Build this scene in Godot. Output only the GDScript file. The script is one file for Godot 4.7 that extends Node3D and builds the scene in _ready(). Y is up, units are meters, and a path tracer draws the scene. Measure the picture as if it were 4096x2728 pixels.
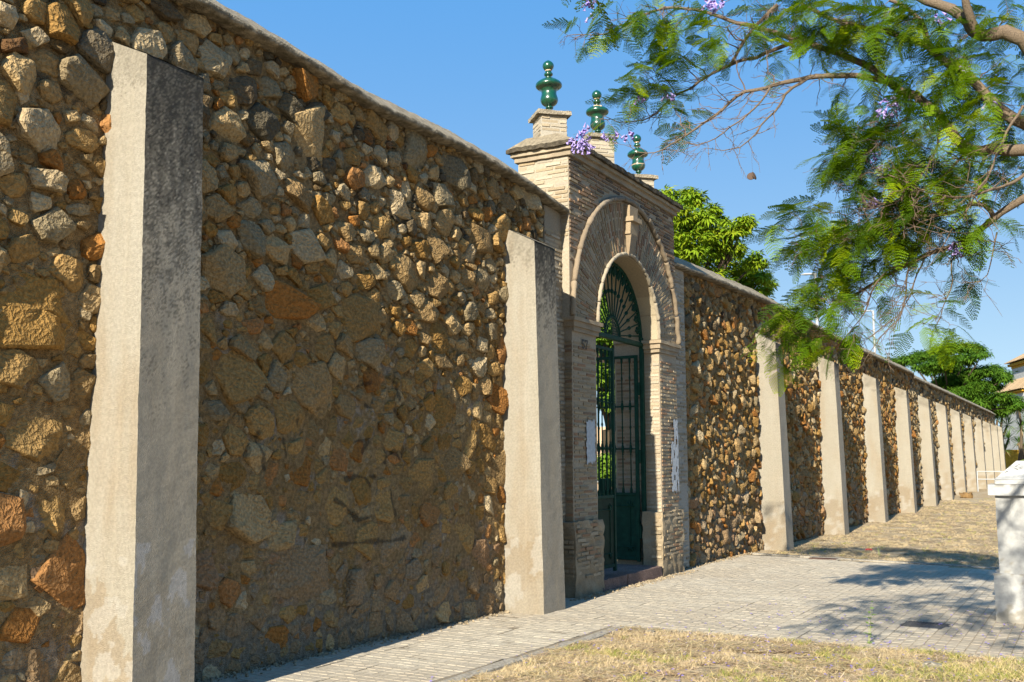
extends Node3D
# Old rubble wall with rendered buttresses and a brick gateway under a jacaranda.
# x = 0 is the street face of the wall, +x the street, d = -z runs along the wall away from the camera.

const F := 4117.0
const CAM := Vector3(5.98, 1.6, 0.0)
const YAW := 0.513
const PITCH := 0.118
const ROLL := -0.002
var fwd: Vector3
var rgt: Vector3
var upv: Vector3
var rng := RandomNumberGenerator.new()
var n1 := FastNoiseLite.new()
var n2 := FastNoiseLite.new()
var n3 := FastNoiseLite.new()
var M := {}
var used := {}

class MB:
	var v := PackedVector3Array()
	var c := PackedColorArray()
	var w := PackedVector2Array()
	var t := PackedInt32Array()
	func p(a: Vector3, col: Color) -> int:
		v.append(a)
		c.append(col)
		return v.size() - 1
	func tri(a: int, b: int, d: int) -> void:
		t.append(a)
		t.append(b)
		t.append(d)
	func quad(a: int, b: int, d: int, e: int) -> void:
		tri(a, b, d)
		tri(a, d, e)
	func q(a: Vector3, b: Vector3, d: Vector3, e: Vector3, col: Color) -> void:
		var i := v.size()
		p(a, col)
		p(b, col)
		p(d, col)
		p(e, col)
		quad(i, i + 1, i + 2, i + 3)
	func crisp(f: float) -> ArrayMesh:   # edges kept: each corner leans to its own face
		var n := PackedVector3Array()
		n.resize(v.size())
		var fn := PackedVector3Array()
		fn.resize(t.size() / 3)
		for k in range(0, t.size(), 3):
			var a := t[k]
			var b := t[k + 1]
			var e := t[k + 2]
			var g := (v[e] - v[a]).cross(v[b] - v[a])
			n[a] += g
			n[b] += g
			n[e] += g
			fn[k / 3] = g.normalized()
		var ev := PackedVector3Array()
		var en := PackedVector3Array()
		var ec := PackedColorArray()
		var ew := PackedVector2Array()
		ev.resize(t.size())
		en.resize(t.size())
		ec.resize(t.size())
		var has := w.size() == v.size()
		if has:
			ew.resize(t.size())
		for k in n.size():
			n[k] = n[k].normalized()
		for k in t.size():
			var i := t[k]
			ev[k] = v[i]
			en[k] = (fn[k / 3] * f + n[i] * (1.0 - f)).normalized()
			ec[k] = c[i]
			if has:
				ew[k] = w[i]
		var arr := []
		arr.resize(Mesh.ARRAY_MAX)
		arr[Mesh.ARRAY_VERTEX] = ev
		arr[Mesh.ARRAY_NORMAL] = en
		arr[Mesh.ARRAY_COLOR] = ec
		if has:
			arr[Mesh.ARRAY_TEX_UV2] = ew
		var m := ArrayMesh.new()
		m.add_surface_from_arrays(Mesh.PRIMITIVE_TRIANGLES, arr)
		return m
	func mesh(uv2 := false) -> ArrayMesh:
		var n := PackedVector3Array()
		n.resize(v.size())
		for k in range(0, t.size(), 3):
			var a := t[k]
			var b := t[k + 1]
			var e := t[k + 2]
			var f := (v[e] - v[a]).cross(v[b] - v[a])
			n[a] += f
			n[b] += f
			n[e] += f
		for k in n.size():
			n[k] = n[k].normalized()
		var arr := []
		arr.resize(Mesh.ARRAY_MAX)
		arr[Mesh.ARRAY_VERTEX] = v
		arr[Mesh.ARRAY_NORMAL] = n
		arr[Mesh.ARRAY_COLOR] = c
		if uv2:
			w.resize(v.size())
			for k in v.size():
				w[k] = Vector2((-v[k].z - 1.0) / 12.0, 1.0 - v[k].y / 6.0)
			arr[Mesh.ARRAY_TEX_UV2] = w
		arr[Mesh.ARRAY_INDEX] = t
		var m := ArrayMesh.new()
		m.add_surface_from_arrays(Mesh.PRIMITIVE_TRIANGLES, arr)
		return m

# ---------------------------------------------------------------- helpers
func P(x: float, y: float, d: float) -> Vector3:
	return Vector3(x, y, -d)

func at(u: float, v: float, depth: float) -> Vector3:
	return CAM + (fwd + rgt * ((u - 2048.0) / F) - upv * ((v - 1364.0) / F)) * depth

func on_screen(p: Vector3) -> Vector3:   # u, v, depth of a point, to find what is in view
	var q := p - CAM
	var z := q.dot(fwd)
	if z < 0.1:
		return Vector3(-9999, -9999, z)
	return Vector3(2048.0 + F * q.dot(rgt) / z, 1364.0 - F * q.dot(upv) / z, z)

func in_frame(p: Vector3, margin := 40.0) -> bool:
	var s := on_screen(p)
	return s.x > -margin and s.x < 4096 + margin and s.y > -margin and s.y < 2728 + margin

func lerp_table(tab: Array, d: float) -> float:
	if d <= tab[0][0]:
		return tab[0][1]
	for i in range(1, tab.size()):
		if d <= tab[i][0]:
			var a: float = tab[i - 1][0]
			var b: float = tab[i][0]
			return lerpf(tab[i - 1][1], tab[i][1], (d - a) / (b - a))
	return tab[-1][1]

const GROUND := [[0, 0.0], [4.7, -0.01], [10.4, -0.075], [20.8, -0.135], [26, -0.16], [32, -0.14], [37.6, -0.107], [43, -0.07], [48.2, -0.01], [53.4, 0.06], [58.8, 0.096], [64, 0.11], [80, 0.06], [100, 0.0]]
const TOPS := [[0, 5.2], [5.4, 5.15], [6.3, 5.13], [7.8, 5.02], [9.6, 5.05], [10.8, 4.98], [11.9, 4.86], [15.7, 4.83], [18, 4.9], [21.6, 4.98], [29.6, 4.87], [41.6, 4.92], [41.61, 4.78], [60, 4.8], [78.7, 4.82]]
func gy(d: float) -> float:
	return lerp_table(GROUND, d)
func ct(d: float) -> float:
	return lerp_table(TOPS, d)

func numbered(nm: String) -> String:
	var k: int = used.get(nm, 0)
	used[nm] = k + 1
	return nm if k == 0 else "%s_%03d" % [nm, k]

func tag(o: Node, label: String, cat: String, group := "", kind := "") -> void:
	if label: o.set_meta("label", label)
	if cat: o.set_meta("category", cat)
	if group: o.set_meta("group", group)
	if kind: o.set_meta("kind", kind)

func thing(nm: String, label: String, cat: String, pos := Vector3.ZERO, group := "") -> Node3D:
	var o := Node3D.new()
	o.name = numbered(nm)
	add_child(o)
	o.position = pos
	tag(o, label, cat, group)
	return o

func setting(nm: String) -> Node3D:
	var o := Node3D.new()
	o.name = numbered(nm)
	add_child(o)
	o.set_meta("kind", "structure")
	return o

func part(parent: Node, nm: String, mesh: Mesh, mat: Material, xf := Transform3D()) -> MeshInstance3D:
	var o := MeshInstance3D.new()
	o.name = nm
	o.mesh = mesh
	o.material_override = mat
	o.transform = xf
	parent.add_child(o, true)
	return o

func single(nm: String, mesh: Mesh, mat: Material, label: String, cat: String, pos := Vector3.ZERO, group := "") -> MeshInstance3D:
	var o := MeshInstance3D.new()
	o.name = numbered(nm)
	o.mesh = mesh
	o.material_override = mat
	o.position = pos
	add_child(o)
	tag(o, label, cat, group)
	return o

func multi(parent: Node, nm: String, mesh: Mesh, mat: Material, xfs: Array, cols := []) -> MultiMeshInstance3D:
	var mm := MultiMesh.new()
	mm.transform_format = MultiMesh.TRANSFORM_3D
	mm.use_colors = cols.size() > 0
	mm.mesh = mesh
	mm.instance_count = xfs.size()
	for i in xfs.size():
		mm.set_instance_transform(i, xfs[i])
		if cols.size():
			mm.set_instance_color(i, cols[i])
	var o := MultiMeshInstance3D.new()
	o.name = nm
	o.multimesh = mm
	o.material_override = mat
	parent.add_child(o, true)
	o.set_meta("kind", "stuff")
	return o

func hexa(m: MB, c: Array, col: Color) -> void:   # eight corners, bit 1 = x, 2 = y, 4 = z
	for f in [[5, 7, 3, 1], [0, 2, 6, 4], [4, 6, 7, 5], [1, 3, 2, 0], [6, 2, 3, 7], [0, 4, 5, 1]]:
		m.q(c[f[0]], c[f[1]], c[f[2]], c[f[3]], col)

func box(m: MB, lo: Vector3, hi: Vector3, col := Color.WHITE) -> void:
	var c := []
	for k in 8:
		c.append(Vector3(hi.x if k & 1 else lo.x, hi.y if k & 2 else lo.y, hi.z if k & 4 else lo.z))
	hexa(m, c, col)

func cbox(m: MB, lo: Vector3, hi: Vector3, ch: float, col := Color.WHITE) -> void:   # box with chamfered edges
	var mid := (lo + hi) * 0.5
	var ax := [Vector3(1, 0, 0), Vector3(0, 1, 0), Vector3(0, 0, 1)]
	var hf := (hi - lo) * 0.5
	for a in 3:
		for s in [-1.0, 1.0]:
			var u: Vector3 = ax[(a + 1) % 3]
			var w: Vector3 = ax[(a + 2) % 3]
			var hu: float = hf[(a + 1) % 3] - ch
			var hw: float = hf[(a + 2) % 3] - ch
			var o: Vector3 = mid + ax[a] * hf[a] * s
			if s > 0:
				m.q(o - u * hu - w * hw, o - u * hu + w * hw, o + u * hu + w * hw, o + u * hu - w * hw, col)
			else:
				m.q(o - u * hu - w * hw, o + u * hu - w * hw, o + u * hu + w * hw, o - u * hu + w * hw, col)
	for a in 3:   # edge strips
		var u: Vector3 = ax[(a + 1) % 3]
		var w: Vector3 = ax[(a + 2) % 3]
		var la: float = hf[a] - ch
		for s1 in [-1.0, 1.0]:
			for s2 in [-1.0, 1.0]:
				var e1: Vector3 = mid + u * s1 * hf[(a + 1) % 3] + w * s2 * (hf[(a + 2) % 3] - ch)
				var e2: Vector3 = mid + u * s1 * (hf[(a + 1) % 3] - ch) + w * s2 * hf[(a + 2) % 3]
				var A: Vector3 = e1 - ax[a] * la
				var B: Vector3 = e1 + ax[a] * la
				var C: Vector3 = e2 + ax[a] * la
				var D: Vector3 = e2 - ax[a] * la
				if (C - A).cross(B - A).dot(u * s1 + w * s2) > 0:
					m.q(A, B, C, D, col)
				else:
					m.q(A, D, C, B, col)
	for k in 8:   # corners
		var s := Vector3(1.0 if k & 1 else -1.0, 1.0 if k & 2 else -1.0, 1.0 if k & 4 else -1.0)
		var cc := mid + s * hf
		var A := cc - Vector3(0, s.y, s.z) * ch
		var B := cc - Vector3(s.x, 0, s.z) * ch
		var C := cc - Vector3(s.x, s.y, 0) * ch
		var i := m.v.size()
		m.p(A, col)
		if (C - A).cross(B - A).dot(s) > 0:
			m.p(B, col)
			m.p(C, col)
		else:
			m.p(C, col)
			m.p(B, col)
		m.tri(i, i + 1, i + 2)

func tube(m: MB, pts: PackedVector3Array, rad: PackedFloat32Array, sides: int, col: Color, cap := true) -> void:
	var n := pts.size()
	if n < 2:
		return
	var tan := (pts[1] - pts[0]).normalized()
	var a := tan.cross(Vector3(0.31, 0.87, 0.38)).normalized()
	var base := m.v.size()
	for i in n:
		var tt := (pts[mini(i + 1, n - 1)] - pts[maxi(i - 1, 0)]).normalized()
		a = (a - tt * a.dot(tt)).normalized()
		var b := tt.cross(a)
		for j in sides:
			var g := TAU * j / sides
			m.p(pts[i] + (a * cos(g) + b * sin(g)) * rad[i], col)
	for i in n - 1:
		for j in sides:
			var k := (j + 1) % sides
			m.quad(base + i * sides + j, base + (i + 1) * sides + j, base + (i + 1) * sides + k, base + i * sides + k)
	if cap:
		var e0 := m.p(pts[0], col)
		var e1 := m.p(pts[n - 1], col)
		for j in sides:
			var k := (j + 1) % sides
			m.tri(e0, base + j, base + k)
			m.tri(e1, base + (n - 1) * sides + k, base + (n - 1) * sides + j)

func rod(m: MB, a: Vector3, b: Vector3, r: float, sides := 6, col := Color.WHITE) -> void:
	tube(m, PackedVector3Array([a, b]), PackedFloat32Array([r, r]), sides, col)

func lathe(m: MB, prof: Array, sides: int, col: Color, s := 1.0, o := Vector3.ZERO) -> void:
	var base := m.v.size()
	for pr in prof:
		for j in sides:
			var g := TAU * j / sides
			m.p(o + Vector3(sin(g) * pr[0] * s, pr[1] * s, cos(g) * pr[0] * s), col)
	for i in prof.size() - 1:
		for j in sides:
			var k := (j + 1) % sides
			m.quad(base + i * sides + j, base + (i + 1) * sides + j, base + (i + 1) * sides + k, base + i * sides + k)

func srgb(r: float, g: float, b: float) -> Color:   # a linear colour as albedo_color wants it
	return Color(r, g, b).linear_to_srgb()

func noise_tex(sd: int, freq: float, oct: int, lo: float, hi: float, size := 512, type := FastNoiseLite.TYPE_SIMPLEX_SMOOTH, ridged := false) -> ImageTexture:
	var n := FastNoiseLite.new()
	n.seed = sd
	n.noise_type = type
	n.frequency = freq
	n.fractal_octaves = oct
	if ridged:
		n.fractal_type = FastNoiseLite.FRACTAL_RIDGED
	var im := n.get_seamless_image(size, size)
	im.convert(Image.FORMAT_L8)
	var dat := im.get_data()
	var lut := PackedByteArray()
	for k in 256:
		lut.append(int(clampf(lerpf(lo, hi, k / 255.0), 0, 1) * 255))
	for k in dat.size():
		dat[k] = lut[dat[k]]
	im = Image.create_from_data(size, size, false, Image.FORMAT_L8, dat)
	return ImageTexture.create_from_image(im)

func mat(nm: String, col: Color, rough := 0.9, vcol := false, tex: Texture2D = null, scale := 1.0, bump: Texture2D = null, bump_cm := 0.5) -> StandardMaterial3D:
	var m := StandardMaterial3D.new()
	m.resource_name = nm
	m.albedo_color = col
	m.roughness = rough
	m.metallic_specular = 0.3
	m.vertex_color_use_as_albedo = vcol
	if tex or bump:
		m.uv1_triplanar = true
		m.uv1_world_triplanar = true
		m.uv1_scale = Vector3.ONE * scale
		m.albedo_texture = tex
	if bump:
		m.heightmap_enabled = true
		m.heightmap_texture = bump
		m.heightmap_scale = bump_cm
	M[nm] = m
	return m

func _ready() -> void:
	# ---------------------------------------------------------------- camera, sky, sun, exposure
	fwd = Vector3(-sin(YAW) * cos(PITCH), sin(PITCH), -cos(YAW) * cos(PITCH))
	rgt = Vector3(cos(YAW), 0, -sin(YAW))
	upv = rgt.cross(fwd)
	var r2 := rgt * cos(ROLL) + upv * sin(ROLL)
	upv = upv * cos(ROLL) - rgt * sin(ROLL)
	rgt = r2
	var cam := Camera3D.new()
	cam.name = "camera"
	cam.transform = Transform3D(Basis(rgt, upv, -fwd), CAM)
	cam.fov = rad_to_deg(2.0 * atan(1364.0 / F))
	cam.near = 0.05
	cam.far = 900.0
	add_child(cam)
	var env := Environment.new()
	env.background_mode = Environment.BG_SKY
	var sm := ProceduralSkyMaterial.new()
	sm.sky_top_color = srgb(0.038, 0.158, 0.365)
	sm.sky_horizon_color = srgb(0.325, 0.43, 0.465)
	sm.sky_curve = 0.13
	sm.ground_bottom_color = Color(0.45, 0.4, 0.33)
	sm.ground_horizon_color = Color(0.6, 0.58, 0.52)
	sm.sun_angle_max = 30.0
	sm.sun_curve = 0.15
	var sky := Sky.new()
	sky.sky_material = sm
	env.sky = sky
	env.tonemap_mode = Environment.TONE_MAPPER_LINEAR
	env.tonemap_exposure = 2.3
	env.sdfgi_enabled = true
	env.ssao_enabled = true
	env.ssil_enabled = true
	var we := WorldEnvironment.new()
	we.name = "world"
	we.environment = env
	add_child(we)
	var sun := DirectionalLight3D.new()
	sun.name = "sun"
	sun.light_energy = 1.6
	sun.light_color = Color(1.0, 0.965, 0.885)
	sun.light_angular_distance = 0.5
	sun.shadow_enabled = true
	var el := deg_to_rad(27.7)
	var az := deg_to_rad(5.1)
	var go := Vector3(-sin(az) * cos(el), -sin(el), -cos(az) * cos(el))
	sun.basis = Basis.looking_at(go, Vector3.UP)
	add_child(sun)

	rng.seed = 7
	n1.seed = 11
	n1.frequency = 1.0
	n1.fractal_octaves = 4
	n2.seed = 23
	n2.frequency = 1.0
	n2.fractal_octaves = 3
	n3.seed = 37
	n3.frequency = 1.0
	n3.fractal_octaves = 1
	materials()
	ground_and_pavement()
	walls()
	buttresses()
	gateway()
	iron_gate()
	finials()
	background()
	jacaranda()
	small_things()
	plants()

# ---------------------------------------------------------------- materials
func materials() -> void:
	var g_fine := noise_tex(1, 0.03, 5, 0.62, 1.0)
	var g_coarse := noise_tex(2, 0.012, 5, 0.72, 1.0)
	var b_rock := noise_tex(3, 0.016, 6, 0.0, 1.0, 512, FastNoiseLite.TYPE_SIMPLEX, true)
	var g_soft := noise_tex(6, 0.03, 5, 0.86, 1.0)
	var b_stucco := noise_tex(7, 0.11, 3, 0.0, 1.0, 512, FastNoiseLite.TYPE_SIMPLEX)
	var b_grain := noise_tex(4, 0.09, 4, 0.0, 1.0, 512, FastNoiseLite.TYPE_SIMPLEX)
	var b_render := noise_tex(5, 0.07, 3, 0.0, 1.0, 512, FastNoiseLite.TYPE_SIMPLEX_SMOOTH)
	var stone := mat("stone", srgb(0.80, 0.785, 0.755), 0.92, true, g_fine, 1.6, b_rock, 2.8)
	mat("stone_far", srgb(0.70, 0.70, 0.70), 0.92, true, g_fine, 1.1, b_rock, 2.5)
	var mortar := mat("mortar", srgb(0.77, 0.755, 0.725), 0.97, true, g_fine, 1.1, b_grain, 2.0)
	mat("render", srgb(0.78, 0.775, 0.765), 0.95, true, g_soft, 1.9, b_stucco, 0.55)
	mat("coping", srgb(0.86, 0.85, 0.83), 0.96, true, g_fine, 0.9, b_grain, 1.8)
	mat("brick", srgb(0.70, 0.70, 0.70), 0.93, true, g_soft, 2.6, b_grain, 0.5)
	mat("brick_mortar", srgb(0.70, 0.70, 0.70), 0.97, true, g_soft, 1.7, b_grain, 0.8)
	mat("tile", srgb(0.70, 0.70, 0.70), 0.9, true, g_soft, 1.1, b_grain, 0.2)
	mat("concrete", srgb(0.46, 0.415, 0.345), 0.9, false, g_fine, 1.3, b_grain, 0.3)
	mat("dirt", srgb(0.82, 0.775, 0.70), 1.0, true, g_fine, 0.8, b_grain, 1.5)
	mat("pink_stone", srgb(0.70, 0.70, 0.70), 0.85, true, g_fine, 1.9, b_grain, 0.6)
	mat("whitewash", srgb(0.42, 0.42, 0.415), 0.85, true, g_soft, 0.8, b_stucco, 0.12)
	mat("bark", Color.WHITE, 0.9, true, g_fine, 4.0, b_rock, 0.8)
	mat("twig", srgb(0.15, 0.105, 0.075), 0.9)
	mat("white_paint", srgb(0.48, 0.49, 0.50), 0.8, false, g_soft, 1.0, b_grain, 0.4)
	mat("black_paint", srgb(0.075, 0.065, 0.055), 0.9)
	var iron := mat("iron", srgb(0.010, 0.052, 0.033), 0.6, false, g_coarse, 1.2)
	iron.metallic_specular = 0.22
	var iron2 := mat("iron_panel", srgb(0.020, 0.040, 0.024), 0.65, false, g_coarse, 0.8)
	iron2.metallic_specular = 0.2
	var glaze := mat("glaze", srgb(0.005, 0.085, 0.040), 0.28, false, noise_tex(9, 0.02, 4, 0.6, 1.0, 256), 2.5)
	glaze.metallic_specular = 0.6
	glaze.clearcoat_enabled = true
	glaze.clearcoat = 0.45
	glaze.clearcoat_roughness = 0.08
	mat("clay", srgb(0.45, 0.33, 0.22), 0.9)
	mat("metal_grey", srgb(0.35, 0.36, 0.37), 0.5)
	mat("cast_iron", srgb(0.10, 0.10, 0.105), 0.7, false, g_fine, 3.0, b_grain, 0.3)
	mat("rust_iron", srgb(0.16, 0.085, 0.06), 0.8, false, g_fine, 3.0)
	mat("roof_tile", Color.WHITE, 0.9, true, g_fine, 0.6)
	mat("yellow", srgb(0.58, 0.34, 0.04), 0.85, false, g_coarse, 0.5)
	mat("tower_white", srgb(0.6, 0.6, 0.585), 0.85, false, g_coarse, 0.4)
	mat("dry_leaf", srgb(0.085, 0.058, 0.045), 0.9)
	mat("straw", srgb(0.70, 0.70, 0.70), 0.9, true)
	for spec in [["leaf", 0.62], ["leaf_far", 0.6], ["leaf_dark", 0.6], ["grass", 0.8], ["flower", 0.8]]:
		var m := mat(spec[0], Color.WHITE, spec[1], true)
		m.backlight_enabled = true
		m.metallic_specular = 0.16
		m.backlight = Color(0.55, 0.62, 0.25).linear_to_srgb() if spec[0] != "flower" else Color(0.55, 0.5, 0.6)
		m.cull_mode = BaseMaterial3D.CULL_DISABLED
	# spray-paint strokes on the shaded wall, a decal texture in wall coordinates
	var im := Image.create(1024, 512, false, Image.FORMAT_RGBA8)
	im.fill(Color(0, 0, 0, 0))
	var strokes := [
		[[1025, 1730], [1040, 1800], [1065, 1880]], [[1140, 1760], [1150, 1830]], [[1190, 1680], [1195, 1700]],
		[[1410, 1775], [1440, 1762], [1480, 1765], [1450, 1810]], [[1545, 1800], [1548, 1850]], [[1570, 1805], [1590, 1815], [1600, 1835]], [[1617, 1790], [1615, 1830]],
		[[1390, 1920], [1430, 1905], [1470, 1910], [1485, 1945]], [[1490, 1905], [1510, 1908]],
		[[1345, 2000], [1400, 2040], [1440, 2080], [1495, 2062]], [[1570, 1960], [1575, 2030], [1590, 2060]],
		[[1340, 2180], [1400, 2175], [1480, 2165], [1560, 2165], [1620, 2150]],
		[[1555, 1510], [1585, 1530], [1600, 1600]], [[1585, 1640], [1610, 1675]], [[1430, 1545], [1480, 1530]], [[1470, 1620], [1490, 1632]]]
	for s in strokes:
		for k in s.size() - 1:
			for q in 24:
				var f := q / 24.0
				var u := lerpf(s[k][0], s[k + 1][0], f)
				var v := lerpf(s[k][1], s[k + 1][1], f)
				var ray := fwd + rgt * ((u - 2048.0) / F) - upv * ((v - 1364.0) / F)
				var p := CAM + ray * ((0.02 - CAM.x) / ray.x)
				var px := (-p.z - 1.0) / 12.0 * 1024.0
				var py := (1.0 - p.y / 6.0) * 512.0
				var wd := 2.3 + 0.9 * sin(u * 0.05 + v * 0.03)
				for ix in range(int(px) - 3, int(px) + 4):
					for iy in range(int(py) - 3, int(py) + 4):
						var dd := Vector2(ix + 0.5 - px, iy + 0.5 - py).length()
						var a := clampf((wd - dd) * 0.8 + 0.35 * n3.get_noise_2d(ix * 0.35, iy * 0.35), 0, 1) * 0.65
						if a > im.get_pixel(ix, iy).a:
							im.set_pixel(ix, iy, Color(0.10, 0.115, 0.12, a))
	for m in [stone, mortar]:
		var g: StandardMaterial3D = m.duplicate()
		g.resource_name = m.resource_name + "_sprayed"
		g.detail_enabled = true
		g.detail_blend_mode = BaseMaterial3D.BLEND_MODE_MIX
		g.detail_uv_layer = BaseMaterial3D.DETAIL_UV_2
		g.detail_albedo = ImageTexture.create_from_image(im)
		M[g.resource_name] = g

# ---------------------------------------------------------------- ground, pavement
func pave_far(x: float) -> float:
	return 19.72 - 0.2 * x

func paved(x: float, d: float) -> bool:
	return (x > -0.1 and x < 1.68 and d < 10.0) or (x > -0.1 and x < 11 and d >= 10.0 and d < pave_far(x))

func ground_and_pavement() -> void:
	# one sheet to the horizon, fine where it is near
	var xs := []
	var ds := []
	var x := -300.0
	while x < 300.0:
		xs.append(x)
		x += 0.16 if (x > 0.6 and x < 7.0) else (0.8 if x > -16 and x < 16 else 25.0)
	var d := -120.0
	while d < 640.0:
		ds.append(d)
		d += 0.16 if (d > 5.4 and d < 13) else (0.3 if d >= 13 and d < 30 else (1.0 if d >= 30 and d < 90 else (2.0 if d > -12 and d < 30 else 30.0)))
	var m := MB.new()
	for dd in ds:
		for xx in xs:
			var y := gy(dd) - 0.022
			if xx > -0.3 and xx < 40 and dd < 90 and dd > 0:
				y += (0.012 if dd < 13 else 0.004) * n1.get_noise_2d(xx * 1.3, dd * 1.3) + (0.0 if paved(xx, dd) else 0.010)
			var k := n1.get_noise_2d(xx * 0.55 + 40, dd * 0.55)
			var k2 := n2.get_noise_2d(xx * 2.2, dd * 2.2)
			var col := Color(0.66, 0.52, 0.34).lerp(Color(0.78, 0.66, 0.49), clampf(0.5 + 1.1 * k, 0, 1))
			col = col.lerp(Color(0.72, 0.55, 0.31), clampf(0.35 + 0.9 * k2, 0, 1) * 0.6)
			if dd > 19 and dd < 60 and xx > 0.3 and xx < 3.0:   # pale crumbled mortar below the buttresses
				col = col.lerp(Color(0.74, 0.66, 0.54), clampf(k2 * 2.0 + 0.1, 0, 1))
			if xx < -0.6:
				col = Color(0.20, 0.22, 0.07)
			m.p(P(xx, y, dd), col)
	var nx := xs.size()
	for j in ds.size() - 1:
		for i in nx - 1:
			m.quad(j * nx + i, (j + 1) * nx + i, (j + 1) * nx + i + 1, j * nx + i + 1)
	var g := MeshInstance3D.new()
	g.name = "ground"
	g.mesh = m.mesh()
	g.material_override = M.dirt
	add_child(g)
	g.set_meta("kind", "structure")

	var pav := setting("pavement")
	var bed := MB.new()
	var sand := Color(0.40, 0.335, 0.25)
	var rows := []
	d = -3.0
	while d < 20.0:
		rows.append(d)
		d += 0.5
	for k in rows.size() - 1:
		var a: float = rows[k]
		var b: float = rows[k + 1]
		var xe := 1.60 if a < 10.0 else 11.0
		if a >= 10.0:
			var xr := clampf((19.72 - b) / 0.2, 0.3, 11.0)
			xe = xr
		bed.q(P(0.0, gy(a) - 0.009, a), P(0.0, gy(b) - 0.009, b), P(xe, gy(b) - 0.009, b), P(xe, gy(a) - 0.009, a), sand)
	part(pav, "bed", bed.mesh(), M.brick_mortar)
	# tile: four by four raised pads on a slab
	var variants := []
	for k in 6:
		var tm := MB.new()
		rng.seed = 100 + k
		var tone := Color(0.54, 0.455, 0.345).lerp(Color(0.68, 0.60, 0.475), k / 5.0)
		var pc := 0.0925
		for i in 4:
			for j in 4:
				var cx := (i - 1.5) * pc
				var cz := (j - 1.5) * pc
				var h := 0.0368
				var lo := 0.0335
				var tn := tone * rng.randf_range(0.9, 1.06)
				var dirt := tone * Color(0.93, 0.88, 0.79)
				var jt := rng.randf_range(-0.0015, 0.0015)
				# groove floor and pad
				tm.q(Vector3(cx - pc * 0.498, lo, cz + pc * 0.498), Vector3(cx - pc * 0.498, lo, cz - pc * 0.498), Vector3(cx + pc * 0.498, lo, cz - pc * 0.498), Vector3(cx + pc * 0.498, lo, cz + pc * 0.498), dirt)
				var bo := 0.0430
				var to := 0.0398
				var c8 := []
				for q in 8:
					var s := bo if not (q & 2) else to
					c8.append(Vector3(cx + (s if q & 1 else -s), (h + jt) if q & 2 else lo - 0.001, cz + (s if q & 4 else -s)))
				for f in [[5, 7, 3, 1], [0, 2, 6, 4], [4, 6, 7, 5], [1, 3, 2, 0], [6, 2, 3, 7]]:
					tm.q(c8[f[0]], c8[f[1]], c8[f[2]], c8[f[3]], tn)
		variants.append(tm.mesh())
	var spots := []
	rng.seed = 5
	var pt := 0.372
	for i in 26:
		for j in 62:
			var cx := 0.02 + pt * (i + 0.5)
			var cd := -3.0 + pt * (j + 0.5)
			if cd < 10.0 and cx > 1.55:
				continue
			if cd > pave_far(cx) - 0.22:
				continue
			if cx > 4.05 and cx < 4.55 and cd > 11.45 and cd < 11.95:   # inspection cover
				continue
			var s := on_screen(P(cx, gy(cd), cd))
			var score := s.z if in_frame(P(cx, gy(cd), cd), 60) else 1000.0
			var bas := Basis.from_euler(Vector3(atan((gy(cd + 0.2) - gy(cd - 0.2)) / 0.4) + rng.randf_range(-0.004, 0.004), (rng.randi() % 4) * PI / 2, rng.randf_range(-0.004, 0.004)))
			spots.append([score, Transform3D(bas, P(cx, gy(cd) - 0.041 + rng.randf_range(-0.002, 0.002), cd)), clampi(int(3.6 + 2.2 * n1.get_noise_2d(cx * 0.35, cd * 0.35) + rng.randf_range(-1.0, 1.0) - clampf((cx - 2.4) * 0.55, 0, 2.2) * clampf((15.5 - cd) / 4.0, 0, 1)), 0, 5)])
	spots.sort_custom(func(a, b): return a[0] < b[0])
	var rest := [[], [], [], [], [], []]
	for k in spots.size():
		if k < 300:
			part(pav, "paving_tile_%03d" % k, variants[spots[k][2]], M.tile, spots[k][1])
		else:
			rest[spots[k][2]].append(spots[k][1])
	for k in 6:
		multi(pav, "far_paving_tiles", variants[k], M.tile, rest[k])
	# kerb stones, flush edging
	var kb := 0
	var edges := [[Vector2(1.63, -3.0), Vector2(1.63, 9.93)], [Vector2(1.58, 9.97), Vector2(11, 10.0)], [Vector2(0.1, 19.78), Vector2(10, 17.8)]]
	for e in edges:
		var a: Vector2 = e[0]
		var b: Vector2 = e[1]
		var n := int((b - a).length() / 1.0)
		var dir := (b - a).normalized()
		for k in n:
			var p0 := a + (b - a) * (float(k) / n) + dir * 0.006
			var p1 := a + (b - a) * (float(k + 1) / n) - dir * 0.006
			if not (in_frame(P(p0.x, 0, p0.y), 500)):
				continue
			var km := MB.new()
			var half := 0.055
			var ln := (p1 - p0).length()
			cbox(km, Vector3(-half, -0.14, -ln / 2), Vector3(half, 0, ln / 2), 0.008)
			var mid := (p0 + p1) * 0.5
			var ang := atan2(p1.x - p0.x, -(p1.y - p0.y))
			var bs := Basis(Vector3.UP, atan2(dir.x, -dir.y)) * Basis.from_euler(Vector3(rng.randf_range(-0.004, 0.004), 0, rng.randf_range(-0.01, 0.01)))
			part(pav, "kerb_stone_%03d" % kb, km.mesh(), M.concrete, Transform3D(bs, P(mid.x, gy(mid.y) + 0.004 + rng.randf_range(-0.004, 0.006), mid.y)))
			kb += 1

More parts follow.
